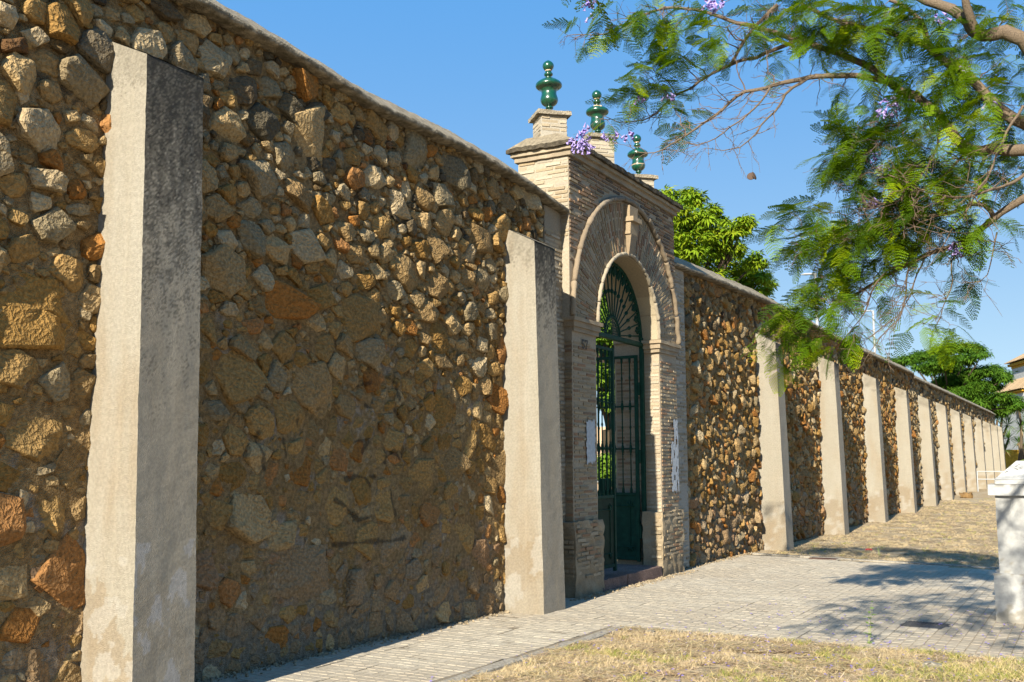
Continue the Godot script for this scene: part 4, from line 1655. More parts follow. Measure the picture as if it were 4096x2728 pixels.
func rosette_mesh(sd: int, n: int, ln: float, wd: float, col: Color, spread := 0.6) -> ArrayMesh:   # spray of hanging leaves
	rng.seed = sd
	var m := MB.new()
	for k in n:
		var a := TAU * k / n + rng.randf_range(-0.4, 0.4)
		var dn := rng.randf_range(-0.9, 0.35)
		var dir := Vector3(cos(a), dn, sin(a)).normalized()
		var up := (Vector3.UP - dir * dir.y).normalized()
		leaf_blade(m, Vector3(cos(a), rng.randf_range(-0.3, 0.5), sin(a)) * ln * spread * rng.randf(), dir, up, ln * rng.randf_range(0.75, 1.2), wd * rng.randf_range(0.8, 1.15), col * rng.randf_range(0.75, 1.2))
	return m.mesh()

func curve(a: Vector3, b: Vector3, sag: float, n: int, jit: float) -> PackedVector3Array:
	var pts := PackedVector3Array()
	var l := a.distance_to(b)
	for k in n + 1:
		var f := float(k) / n
		var p := a.lerp(b, f) + Vector3.UP * sag * l * sin(PI * f)
		if k > 0 and k < n:
			p += Vector3(rng.randf_range(-1, 1), rng.randf_range(-1, 1), rng.randf_range(-1, 1)) * jit * l
		pts.append(p)
	return pts

func taper(n: int, a: float, b: float) -> PackedFloat32Array:
	var r := PackedFloat32Array()
	for k in n:
		r.append(lerpf(a, b, k / maxf(1.0, n - 1.0)))
	return r

# a tree behind the wall: foliage masses [u, v, radius px, n] at a depth, with a trunk and limbs that reach each mass
func far_tree(nm: String, label: String, depth: float, foot: Vector2, blobs: Array, meshes: Array, mt: Material, scale: float, flat: float, trunk_r: float, group := "trees beyond the wall", spread_depth := 2.0) -> Node3D:
	var base := at(foot.x, foot.y, depth)
	base.y = gy(clampf(-base.z, 0, 100)) - 0.02
	var o := thing(nm, label, "tree", base, group)
	var cs := []
	var topc := Vector3.ZERO
	for b in blobs:
		var c := at(b[0], b[1], depth + rng.randf_range(-spread_depth, spread_depth))
		cs.append([c, b[2] / F * depth, b[3]])
		topc += c
	topc /= blobs.size()
	var fork := Vector3(base.x, lerpf(base.y, topc.y, 0.55), base.z)
	var tm := MB.new()
	tube(tm, PackedVector3Array([Vector3(0, -0.2, 0), (fork - base) * 0.5 + Vector3(0.1, 0, 0.05), fork - base]), PackedFloat32Array([trunk_r * 1.25, trunk_r, trunk_r * 0.8]), 9, Color(0.10, 0.075, 0.05))
	part(o, "trunk", tm.mesh(), M.bark)
	var bm := MB.new()
	var xfs := []
	for k in meshes.size():
		xfs.append([])
	for c in cs:
		var ctr: Vector3 = c[0]
		var R: float = c[1]
		var pts := curve(fork, ctr, 0.06, 5, 0.03)
		for k in pts.size():
			pts[k] -= base
		tube(bm, pts, taper(6, trunk_r * 0.45, trunk_r * 0.08), 5, Color(0.11, 0.085, 0.06), false)
		for k in int(c[2]):
			var v := Vector3(rng.randfn(), rng.randfn(), rng.randfn()).normalized() * R * pow(rng.randf(), 0.42)
			v.y *= flat
			var bs := Basis.from_euler(Vector3(rng.randf_range(-0.5, 0.5), rng.randf() * TAU, rng.randf_range(-0.5, 0.5))).scaled(Vector3.ONE * scale * rng.randf_range(0.75, 1.3))
			xfs[rng.randi() % meshes.size()].append(Transform3D(bs, ctr + v - base))
	part(o, "branches", bm.mesh(), M.bark)
	for k in meshes.size():
		multi(o, "crown", meshes[k], mt, xfs[k])
	return o

func yucca(label: String, heads: Array, depth: float) -> void:
	var b := at(heads[0][0], 1880, depth)
	b.y = 0.0
	var o := thing("yucca", label, "yucca", b, "spiky yuccas past the end of the wall")
	var tm := MB.new()
	var lm := MB.new()
	for h in heads:
		var c := at(h[0], h[1], depth + rng.randf_range(-0.8, 0.8)) - b
		var R: float = h[2] / F * depth
		var pts := curve(Vector3(rng.randf_range(-0.2, 0.2), 0, rng.randf_range(-0.2, 0.2)), c, 0.0, 4, 0.03)
		tube(tm, pts, taper(5, 0.16, 0.09), 6, Color(0.16, 0.12, 0.08))
		for k in 58:
			var el := rng.randf_range(-0.75, 1.35)
			var az := rng.randf() * TAU
			var dir := Vector3(cos(az) * cos(el), sin(el), sin(az) * cos(el))
			var up := (Vector3.UP - dir * dir.y).normalized()
			var dead := el < -0.45 and rng.randf() < 0.5
			leaf_blade(lm, c, dir, up, R * rng.randf_range(0.85, 1.15), 0.075, Color(0.30, 0.22, 0.12) if dead else Color(0.12, 0.21, 0.05) * rng.randf_range(0.7, 1.3), 0.08)
	part(o, "trunk", tm.mesh(), M.bark)
	part(o, "leaves", lm.mesh(), M.leaf_far)

func background() -> void:
	rng.seed = 41
	# bright broad-leaved tree behind the wall, right of the gateway
	var r1 := [rosette_mesh(1, 13, 0.155, 0.055, Color(0.19, 0.28, 0.018)), rosette_mesh(2, 13, 0.155, 0.055, Color(0.25, 0.31, 0.018)), rosette_mesh(3, 12, 0.15, 0.05, Color(0.13, 0.22, 0.016))]
	rng.seed = 42
	far_tree("broadleaf_tree", "bright yellow-green broad-leaved tree rising behind the wall beside the gateway", 24.0, Vector2(2740, 1900), [[2668, 785, 38, 34], [2745, 775, 36, 34], [2780, 800, 46, 50], [2720, 850, 60, 70], [2700, 940, 70, 90], [2800, 890, 66, 95], [2850, 845, 34, 34], [2760, 980, 85, 130], [2860, 960, 76, 120], [2890, 885, 28, 24], [2940, 920, 46, 50], [2975, 895, 38, 40], [2985, 880, 24, 18], [2900, 1030, 76, 110], [2760, 1080, 90, 120], [2955, 1000, 30, 24], [2985, 1085, 60, 70], [3025, 1050, 38, 34], [3020, 1020, 22, 14], [3050, 1110, 42, 40], [3075, 1135, 24, 18], [3050, 1165, 38, 36], [2960, 1140, 66, 80], [2860, 1130, 80, 90], [3000, 1180, 60, 60]], r1, M.leaf_far, 0.85, 0.85, 0.2, "trees beyond the wall", 1.6)
	# spreading dark tree beyond the far stretch
	var r2 := [rosette_mesh(5, 26, 0.30, 0.085, Color(0.055, 0.125, 0.014), 1.3), rosette_mesh(6, 26, 0.30, 0.085, Color(0.08, 0.155, 0.016), 1.3)]
	rng.seed = 43
	far_tree("spreading_tree", "dark green spreading tree in flat layers behind the far stretch of wall", 84.0, Vector2(3800, 1880), [[3590, 1450, 34, 60], [3640, 1440, 36, 70], [3690, 1425, 40, 90], [3740, 1420, 36, 80], [3770, 1400, 30, 60], [3815, 1390, 34, 70], [3870, 1390, 36, 80], [3905, 1400, 30, 50], [3925, 1420, 22, 26], [3780, 1450, 50, 120], [3850, 1440, 44, 100], [3720, 1470, 56, 110], [3830, 1490, 60, 140], [3790, 1530, 70, 150], [3870, 1520, 56, 130], [3920, 1490, 46, 100], [3965, 1480, 42, 90], [4000, 1500, 34, 60], [4020, 1515, 22, 30], [3900, 1550, 60, 130], [3955, 1545, 46, 100], [3850, 1580, 70, 120], [3950, 1600, 50, 100], [4000, 1590, 36, 60], [4040, 1600, 30, 40], [3900, 1620, 50, 80], [3990, 1640, 50, 80], [4070, 1620, 40, 60]], r2, M.leaf_dark, 1.0, 0.42, 0.35, "trees beyond the wall", 3.0)
	# yuccas
	rng.seed = 44
	yucca("clump of spiky yucca heads nearest the end of the wall", [[3968, 1625, 40], [4012, 1640, 52], [4030, 1700, 46], [3990, 1680, 40], [4035, 1755, 44], [4000, 1740, 40], [4020, 1800, 40]], 86.0)
	yucca("tall spiky yucca clump at the right edge beside the yellow wall", [[4075, 1630, 50], [4110, 1680, 52], [4085, 1715, 50], [4140, 1640, 55], [4120, 1760, 48], [4075, 1770, 40]], 88.0)
	# arching palm fronds in front of the yellow wall
	var pb := at(4150, 1850, 83)
	pb.y = 0.0
	var palm := thing("palm", "small palm with arching fronds before the yellow wall", "palm", pb)
	var ptm := MB.new()
	tube(ptm, PackedVector3Array([Vector3(0, -0.1, 0), Vector3(0, 1.6, 0)]), PackedFloat32Array([0.22, 0.18]), 8, Color(0.16, 0.12, 0.08))
	part(palm, "trunk", ptm.mesh(), M.bark)
	for k in 9:
		var fm := MB.new()
		var a := TAU * k / 9 + 0.3
		var dir := Vector3(cos(a), 0, sin(a))
		var prev := Vector3(0, 1.6, 0)
		for q in 26:
			var f := q / 25.0
			var c := Vector3(0, 1.6, 0) + dir * 2.1 * f + Vector3.UP * (1.3 * f - 1.9 * f * f)
			var tn := (dir * 2.1 + Vector3.UP * (1.3 - 3.8 * f)).normalized()
			var sd := dir.cross(Vector3.UP)
			for s in [-1.0, 1.0]:
				leaf_blade(fm, c, (sd * s + tn * 0.8).normalized(), Vector3.UP, 0.5 * sin(PI * (0.15 + 0.8 * f)) + 0.05, 0.05, Color(0.20, 0.26, 0.06) * rng.randf_range(0.8, 1.2), 0.25)
			if q:
				rod(fm, prev, c, 0.02, 4, Color(0.22, 0.24, 0.08))
			prev = c
		part(palm, "frond_%03d" % k, fm.mesh(), M.leaf_far)
	# yellow wall far off
	var yb := at(4140, 1890, 92)
	yb.y = 0.0
	var yw := thing("yellow_wall", "bright yellow rendered garden wall far off past the end of the rubble wall", "wall", yb)
	var ym := MB.new()
	cbox(ym, Vector3(-2.6, -0.2, -0.15), Vector3(9.0, 2.55, 0.15), 0.02)
	part(yw, "body", ym.mesh(), M.yellow)
	ym = MB.new()
	cbox(ym, Vector3(-2.68, 2.55, -0.22), Vector3(9.1, 2.70, 0.22), 0.02)
	part(yw, "coping", ym.mesh(), M.yellow)
	# church tower
	tower()
	# street lamps behind the wall
	for l in [[3261, 1095, 40.0, -56, "grey street lamp half hidden by jacaranda leaves behind the wall"], [3492, 1243, 52.0, -52, "grey street lamp rising clear above the far wall coping"]]:
		var head := at(l[0], l[1], l[2])
		var b := Vector3(head.x, gy(clampf(-head.z, 0, 90)), head.z)
		var o := thing("street_lamp", l[4], "street lamp", b, "street lamps behind the wall")
		var pm := MB.new()
		var h := head.y - b.y
		tube(pm, PackedVector3Array([Vector3(0, -0.1, 0), Vector3(0, h, 0)]), PackedFloat32Array([0.085, 0.05]), 10, Color.WHITE)
		part(o, "pole", pm.mesh(), M.metal_grey)
		var hm := MB.new()
		var arm: float = l[3] / F * l[2]
		tube(hm, PackedVector3Array([Vector3(0.06, h - 0.01, 0), Vector3(arm * 0.3, h + 0.015, 0), Vector3(arm * 0.7, h + 0.03, 0), Vector3(arm, h + 0.02, 0)]), PackedFloat32Array([0.03, 0.07, 0.085, 0.03]), 8, Color.WHITE)
		for q in hm.v.size():
			hm.v[q].y = h + (hm.v[q].y - h) * 0.55
		part(o, "lamp_head", hm.mesh(), M.metal_grey)
	# garden seen through the gate
	rng.seed = 45
	var r3 := [rosette_mesh(11, 14, 0.16, 0.06, Color(0.13, 0.24, 0.025)), rosette_mesh(12, 14, 0.16, 0.06, Color(0.17, 0.27, 0.03))]
	rng.seed = 46
	far_tree("garden_tree", "leafy garden tree with a dark forked trunk seen through the open gate", 23.0, Vector2(2448, 1905), [[2400, 1150, 55, 110], [2440, 1230, 60, 120], [2390, 1300, 60, 110], [2450, 1120, 45, 80], [2400, 1420, 55, 90], [2470, 1330, 50, 80], [2370, 1500, 50, 80], [2440, 1500, 45, 50], [2490, 1580, 45, 60], [2520, 1200, 60, 80], [2350, 1200, 60, 80], [2460, 1600, 40, 50], [2480, 1430, 45, 50], [2420, 1360, 60, 90]], r3, M.leaf_far, 1.0, 0.9, 0.26, "garden beyond the gate", 1.5)
	rng.seed = 47
	far_tree("garden_shrub", "low leafy shrub at the foot of the tree beyond the gate", 20.0, Vector2(2428, 1960), [[2425, 1850, 40, 70], [2440, 1900, 45, 70], [2410, 1880, 40, 60]], r3, M.leaf_far, 0.8, 0.9, 0.03, "garden beyond the gate", 0.4)
	var gb := at(2470, 1880, 40)
	gb.y = -0.1
	var gw := thing("garden_wall", "sunlit cream wall with white bands and a red stripe beyond the gate", "wall", gb)
	gw.rotation.y = 0.45
	var gm := MB.new()
	cbox(gm, Vector3(-6, -0.1, -0.2), Vector3(6, 3.1, 0.0), 0.02)
	part(gw, "body", gm.mesh(), M.clay)
	gm = MB.new()
	for y in [0.25, 0.95, 1.3]:
		cbox(gm, Vector3(-5.98, y, 0.002), Vector3(5.98, y + 0.18, 0.03), 0.004)
	part(gw, "white_band", gm.mesh(), M.whitewash)
	gm = MB.new()
	cbox(gm, Vector3(0.1, 0.0, 0.032), Vector3(0.22, 1.9, 0.05), 0.004)
	var red := mat("red_paint", srgb(0.5, 0.04, 0.04), 0.7)
	part(gw, "red_stripe", gm.mesh(), red)

func tile_roof(m: MB, c: Vector3, hw: float, y0: float, y1: float, top_hw: float) -> void:
	# pyramid of barrel tiles: ribs that run up each slope
	for k in 4:
		var a := k * PI / 2
		var n := Vector3(sin(a), 0, cos(a))
		var s := Vector3(cos(a), 0, -sin(a))
		var cols := int(hw * 2 / 0.26)
		for i in cols:
			var f0 := -1.0 + 2.0 * i / cols
			var f1 := -1.0 + 2.0 * (i + 1) / cols
			var tone := Color(0.50, 0.36, 0.22) * rng.randf_range(0.7, 1.2)
			var prevl := Vector3()
			for h in 4:
				var g0 := f0 + (f1 - f0) * h / 4.0
				var g1 := f0 + (f1 - f0) * (h + 1) / 4.0
				var b0 := sin(PI * h / 4.0) * 0.09
				var b1 := sin(PI * (h + 1) / 4.0) * 0.09
				m.q(c + n * hw + s * g0 * hw + Vector3.UP * (y0 + b0), c + n * top_hw + s * g0 * top_hw + Vector3.UP * (y1 + b0), c + n * top_hw + s * g1 * top_hw + Vector3.UP * (y1 + b1), c + n * hw + s * g1 * hw + Vector3.UP * (y0 + b1), tone)

func tower() -> void:
	var dep := 130.0
	var b := at(4228, 1870, dep)
	b.y = 0.0
	var o := thing("church_tower", "white church tower with tiled roofs and yellow cornices at the right edge", "tower", b)
	o.rotation.y = 0.35
	var k := dep / F
	var yv := func(v: float) -> float: return 1.6 + (1862.0 - v) * k
	rng.seed = 50
	var m := MB.new()
	cbox(m, Vector3(-4.9, -0.2, -4.9), Vector3(4.9, yv.call(1590), 4.9), 0.05)
	cbox(m, Vector3(-3.6, yv.call(1590), -3.6), Vector3(3.6, yv.call(1470), 3.6), 0.05)
	part(o, "walls", m.mesh(), M.tower_white)
	m = MB.new()
	for e in [[4.95, 5.25, 1592.0, 1580.0], [3.65, 4.0, 1478.0, 1458.0]]:
		cbox(m, Vector3(-e[0], yv.call(e[2]), -e[0]), Vector3(e[0], yv.call((e[2] + e[3]) * 0.5), e[0]), 0.03)
		cbox(m, Vector3(-e[1], yv.call((e[2] + e[3]) * 0.5), -e[1]), Vector3(e[1], yv.call(e[3]), e[1]), 0.03)
	part(o, "cornice", m.mesh(), M.yellow)
	m = MB.new()
	tile_roof(m, Vector3.ZERO, 5.6, yv.call(1578), yv.call(1525), 3.58)
	part(o, "lower_roof", m.mesh(), M.roof_tile)
	m = MB.new()
	tile_roof(m, Vector3.ZERO, 4.35, yv.call(1455), yv.call(1405), 1.6)
	part(o, "upper_roof", m.mesh(), M.roof_tile)
	m = MB.new()
	lathe(m, [[1.7, yv.call(1407)], [1.3, yv.call(1395)], [0.9, yv.call(1385)], [0.35, yv.call(1370)], [0.12, yv.call(1330)], [0.0, yv.call(1310)]], 12, Color(0.55, 0.45, 0.33))
	part(o, "spire", m.mesh(), M.roof_tile)
	# arched openings on each storey
	for s in 4:
		var a := s * PI / 2 + 0.0
		var n := Vector3(sin(a), 0, cos(a))
		for q in [-1.0, 1.0]:
			var wm := MB.new()
			var sd := Vector3(cos(a), 0, -sin(a))
			var c: Vector3 = n * 4.93 + sd * q * 2.2
			var y0: float = yv.call(1690)
			wm.q(c - sd * 0.6 + Vector3.UP * y0, c - sd * 0.6 + Vector3.UP * (y0 + 2.0), c + sd * 0.6 + Vector3.UP * (y0 + 2.0), c + sd * 0.6 + Vector3.UP * y0, Color(0.05, 0.05, 0.05))
			part(o, "window", wm.mesh(), M.cast_iron)

# ---------------------------------------------------------------- jacaranda over the pavement
func jdep(u: float) -> float:
	return lerpf(11.2, 9.3, clampf((u - 2300.0) / 1800.0, 0, 1.3))

func flower_mesh(sd: int, n: int, R: float) -> ArrayMesh:   # hanging bunch of lilac bells
	rng.seed = sd
	var m := MB.new()
	for k in n:
		var v := Vector3(rng.randfn(), rng.randfn() * 0.8, rng.randfn()).limit_length(1.7) * R * 0.55
		var dir := (Vector3(v.x, -R * 0.9, v.z) + Vector3(rng.randf_range(-1, 1), rng.randf_range(-0.5, 0.3), rng.randf_range(-1, 1)) * R * 0.5).normalized()
		var a := dir.cross(Vector3(0.3, 0.2, 0.9)).normalized()
		var b := dir.cross(a)
		var col := Color(0.30, 0.22, 0.56).lerp(Color(0.46, 0.38, 0.70), rng.randf()) * rng.randf_range(0.8, 1.1)
		var prof := [[0.0025, 0.0], [0.005, 0.012], [0.009, 0.026], [0.010, 0.038], [0.019, 0.046]]
		var b0 := m.v.size()
		for q in prof.size():
			for j in 6:
				var g := TAU * j / 6
				var fr: float = prof[q][0] * (1.0 if q < 4 else rng.randf_range(0.7, 1.25))
				m.p(v + dir * prof[q][1] * 1.15 + (a * cos(g) + b * sin(g)) * fr, col * (1.0 if q < 4 else 1.1))
		for q in prof.size() - 1:
			for j in 6:
				var jj := (j + 1) % 6
				m.quad(b0 + q * 6 + j, b0 + q * 6 + jj, b0 + (q + 1) * 6 + jj, b0 + (q + 1) * 6 + j)
	return m.mesh()

func jacaranda() -> void:
	rng.seed = 70
	var base := P(7.6, gy(10.8), 10.9)
	var o := thing("jacaranda", "flowering jacaranda tree whose branches hang into view from the right", "tree", base)
	var limbs := [
		# [points (u, v, extra depth), start radius, end radius]
		[[[4096, 163, 0], [4028, 129, 0], [3913, 139, 0], [3866, 81, 0.1], [3808, 38, 0.1], [3689, 0, 0.2], [3560, -70, 0.3]], 0.075, 0.035],
		[[[3913, 139, 0], [3880, 60, -0.1], [3850, -60, -0.2]], 0.05, 0.03],
		[[[4096, 490, 0], [4000, 445, 0], [3913, 344, 0.1], [3770, 230, 0.2], [3712, 187, 0.2], [3598, 139, 0.3], [3507, 120, 0.3], [3406, 100, 0.4], [3315, 67, 0.4], [3200, 10, 0.5]], 0.062, 0.016],
		[[[3712, 187, 0.2], [3690, 110, 0.2], [3640, 40, 0.3], [3560, 0, 0.3]], 0.032, 0.018],
		[[[4096, 600, 0], [3985, 593, 0], [3866, 593, 0.1], [3770, 478, 0.1], [3674, 392, 0.2], [3540, 325, 0.3], [3483, 268, 0.3], [3339, 210, 0.4], [3186, 158, 0.4], [3017, 107, 0.5], [2870, 62, 0.5], [2736, 31, 0.5], [2620, 40, 0.5], [2535, 85, 0.5], [2441, 129, 0.5], [2352, 138, 0.5], [2267, 143, 0.5]], 0.060, 0.004],
		[[[3540, 328, 0.3], [3440, 305, 0.2], [3339, 304, 0.1], [3239, 306, 0], [3100, 344, 0], [3079, 348, 0], [2959, 379, 0], [2870, 451, 0], [2758, 536, 0], [2691, 571, 0], [2624, 612, 0], [2560, 612, 0], [2526, 590, 0]], 0.036, 0.004],
		[[[3186, 160, 0.4], [3048, 219, 0.5], [2914, 259, 0.5], [2825, 308, 0.5], [2749, 357, 0.5], [2669, 402, 0.5], [2629, 451, 0.5], [2579, 478, 0.5], [2468, 491, 0.5], [2419, 464, 0.5]], 0.026, 0.004],
		[[[3239, 306, 0], [3170, 350, 0], [3133, 384, 0], [3115, 429, 0], [3048, 500, 0], [3004, 549, 0], [2959, 589, 0], [2870, 607, 0], [2820, 590, 0]], 0.019, 0.003],
		[[[3079, 348, 0], [3020, 430, -0.1], [2930, 500, -0.1], [2850, 560, -0.1], [2770, 580, -0.1], [2700, 540, -0.1]], 0.013, 0.003],
		[[[2914, 259, 0.5], [2960, 200, 0.4], [3005, 120, 0.4], [3060, 70, 0.4], [3110, 20, 0.4]], 0.016, 0.02],
		[[[4120, 780, 0], [4096, 796, 0], [3976, 878, 0], [3878, 953, 0.1], [3759, 997, 0.1], [3677, 1035, 0.1], [3542, 1100, 0.2], [3400, 1190, 0.3], [3303, 1246, 0.3], [3206, 1289, 0.4], [3150, 1268, 0.4]], 0.040, 0.004],
		[[[3976, 878, 0], [3921, 807, -0.1], [3813, 850, -0.2], [3705, 867, -0.2], [3596, 867, -0.2], [3515, 910, -0.2], [3433, 921, -0.1], [3347, 953, -0.1], [3260, 991, 0]], 0.026, 0.004],
		[[[3677, 1035, 0.1], [3560, 1080, 0], [3500, 1140, 0], [3477, 1200, 0], [3433, 1290, 0], [3390, 1340, 0]], 0.016, 0.003],
		[[[3640, 1050, 0.1], [3623, 1120, 0], [3625, 1200, 0], [3590, 1280, 0], [3542, 1327, 0], [3460, 1436, 0]], 0.010, 0.003],
		[[[3700, 1020, 0.1], [3660, 1120, 0.1], [3610, 1240, 0.1], [3520, 1320, 0.1], [3470, 1355, 0.1]], 0.009, 0.003],
		[[[3878, 953, 0.1], [3800, 1060, 0], [3818, 1138, 0], [3770, 1219, 0], [3759, 1273, 0], [3740, 1310, 0]], 0.012, 0.004],
		[[[3985, 930, 0], [3975, 1000, 0], [3970, 1050, 0], [3921, 1127, 0], [3845, 1132, 0]], 0.008, 0.003],
		[[[4096, 700, 0], [3980, 760, -0.3], [3850, 790, -0.4], [3720, 770, -0.4], [3600, 720, -0.3], [3480, 690, -0.2], [3400, 715, -0.2]], 0.018, 0.003],
		[[[3866, 593, 0.1], [3800, 680, -0.1], [3700, 750, -0.2], [3600, 800, -0.2], [3480, 830, -0.1], [3380, 860, 0]], 0.018, 0.004],
		[[[3674, 392, 0.2], [3600, 500, 0], [3500, 590, -0.1], [3400, 640, 0], [3300, 660, 0]], 0.013, 0.003],
		[[[3770, 478, 0.1], [3740, 600, -0.2], [3690, 700, -0.3], [3610, 790, -0.3], [3540, 820, -0.2], [3420, 740, -0.2]], 0.013, 0.003],
		[[[4096, 420, -0.2], [4010, 560, -0.3], [3950, 700, -0.4], [3880, 820, -0.4], [3800, 930, -0.3], [3720, 1060, -0.2]], 0.015, 0.004]]
	var nodes := []   # points on limbs twigs may leave from
	var hub := at(4430, 720, 9.2)
	for l in limbs:
		var pts := PackedVector3Array()
		for p in l[0]:
			pts.append(at(p[0], p[1], jdep(p[0]) + p[2]) - base)
		# smooth the polyline
		var cv := Curve3D.new()
		for k in pts.size():
			var tn := (pts[mini(k + 1, pts.size() - 1)] - pts[maxi(k - 1, 0)]) * 0.22
			cv.add_point(pts[k], -tn, tn)
		var sm := PackedVector3Array()
		var tot := cv.get_baked_length()
		var n := maxi(8, int(tot / 0.09))
		var rr := PackedFloat32Array()
		for k in n + 1:
			var f := float(k) / n
			var q := cv.sample_baked(tot * f)
			q += Vector3(n3.get_noise_3d(q.x * 4, q.y * 4, q.z * 4), n3.get_noise_3d(q.x * 4 + 9, q.y * 4, q.z * 4), n3.get_noise_3d(q.x * 4, q.y * 4 + 9, q.z * 4)) * 0.016
			sm.append(q)
			var r := 0.95 * lerpf(l[1], l[2], pow(f, 0.8)) * (1.0 + 0.10 * n2.get_noise_1d(tot * f * 5.0 + l[1] * 900))
			rr.append(r)
			if f > 0.12:
				nodes.append([q, r])
		if l[1] > 0.035 and l[0][0][0] >= 4090:   # run the big limbs on to the crotch
			sm.insert(0, sm[0].lerp(hub - base, 0.5) + Vector3(0, 0.06, 0))
			rr.insert(0, l[1] * 1.1)
			sm.insert(0, hub - base)
			rr.insert(0, l[1] * 1.3)
		var m := MB.new()
		tube(m, sm, rr, 10 if l[1] > 0.02 else 6, Color(0.235, 0.175, 0.125))
		part(o, "branch", m.mesh(), M.bark)
	var tm := MB.new()
	tube(tm, PackedVector3Array([Vector3(0, -0.2, 0), Vector3(0.05, 0.9, 0.02), (hub - base) * 0.6 + Vector3(0.1, 0, 0), hub - base]), PackedFloat32Array([0.27, 0.21, 0.18, 0.15]), 12, Color(0.20, 0.15, 0.11))
	part(o, "trunk", tm.mesh(), M.bark)
	# leaf masses [u, v, radius px, fronds]
	var cl := [[2470, 55, 60, 9], [2540, 120, 50, 9], [2640, 60, 70, 16], [2690, 130, 70, 15], [2650, 180, 50, 9], [2310, 100, 30, 3], [2420, 120, 40, 5], [2330, 190, 16, 2], [2740, 40, 60, 10], [2560, 20, 50, 7],
		[2570, 290, 50, 9], [2610, 330, 70, 14], [2540, 360, 50, 10], [2660, 370, 60, 8], [2520, 420, 40, 6], [2610, 270, 45, 7], [2690, 420, 50, 5], [2740, 470, 40, 4], [2730, 230, 50, 6], [2680, 200, 40, 5],
		[2830, 90, 50, 8], [2900, 120, 60, 9], [2870, 180, 50, 8], [2930, 200, 40, 5], [3000, 60, 70, 11], [3100, 40, 80, 16], [3180, 90, 70, 14], [3260, 50, 80, 18], [3350, 90, 90, 20], [3440, 60, 80, 18], [3500, 110, 90, 18], [3560, 50, 80, 16], [3050, 180, 50, 7], [3100, 230, 40, 5], [3620, 90, 60, 10], [3700, 60, 60, 10], [3780, 110, 60, 9], [3840, 160, 60, 9], [3920, 60, 70, 10], [4030, 60, 70, 10], [3300, 150, 50, 8],
		[3640, 240, 50, 6], [3700, 300, 60, 8], [3800, 250, 80, 12], [3880, 240, 70, 10], [3800, 340, 60, 10], [3990, 250, 70, 9], [4050, 330, 70, 10], [3970, 380, 70, 10], [3900, 420, 60, 9], [4060, 430, 60, 8], [3950, 500, 80, 12], [4040, 540, 60, 9],
		[3400, 300, 50, 6], [3370, 350, 50, 6], [3480, 330, 40, 4], [3500, 400, 40, 5], [3560, 420, 50, 7], [3620, 480, 60, 9], [3700, 520, 70, 12], [3800, 560, 70, 12], [3480, 490, 60, 10], [3430, 520, 60, 12], [3380, 530, 50, 9], [3480, 570, 70, 14], [3400, 600, 60, 13], [3340, 610, 40, 8], [3300, 645, 30, 5], [3560, 600, 70, 12], [3640, 620, 70, 12], [3460, 660, 50, 8], [3440, 710, 35, 4],
		[3620, 700, 80, 15], [3720, 660, 80, 14], [3820, 680, 80, 13], [3900, 640, 70, 10], [3990, 680, 70, 10], [4050, 700, 60, 8], [3560, 760, 70, 13], [3660, 780, 90, 18], [3760, 780, 90, 16], [3860, 790, 70, 10],
		[3520, 820, 70, 13], [3600, 860, 90, 20], [3700, 880, 90, 20], [3800, 900, 80, 15], [3880, 890, 60, 9], [3450, 870, 70, 14], [3380, 880, 60, 12], [3300, 850, 60, 10], [3230, 830, 50, 8], [3170, 850, 35, 5], [3110, 900, 28, 4], [3260, 920, 60, 12], [3200, 960, 50, 9], [3310, 970, 60, 12], [3400, 960, 70, 13], [3500, 950, 80, 16], [3590, 950, 70, 14], [3660, 970, 60, 10], [3380, 1020, 60, 9], [3460, 1030, 60, 10], [3540, 1020, 50, 8], [3170, 1000, 30, 4],
		[3340, 1090, 60, 13], [3290, 1130, 55, 11], [3380, 1140, 50, 9], [3270, 1190, 55, 11], [3350, 1200, 50, 8], [3200, 1240, 50, 11], [3130, 1220, 40, 7], [3100, 1280, 40, 7], [3170, 1310, 50, 9], [3240, 1330, 45, 8], [3090, 1370, 35, 5], [3110, 1430, 30, 4], [3280, 1370, 40, 5], [3330, 1370, 35, 4], [3420, 1270, 45, 8], [3400, 1310, 40, 6],
		[3720, 1230, 50, 3], [3760, 1270, 50, 4], [3690, 1290, 45, 3], [3800, 1300, 40, 3], [3750, 1340, 45, 3], [3660, 1240, 35, 2], [3850, 1110, 30, 3], [3540, 1140, 30, 3], [3920, 930, 40, 4], [3990, 900, 40, 4], [3860, 1020, 40, 4],
		[2430, 480, 20, 2], [2740, 520, 22, 3]]
	var fr := []
	for k in 4:
		fr.append(frond_mesh(20 + k, [Color(0.088, 0.160, 0.008), Color(0.135, 0.22, 0.008), Color(0.060, 0.118, 0.009), Color(0.23, 0.30, 0.007)][k]))
	rng.seed = 71
	var xfs := [[], [], [], []]
	var twm := MB.new()
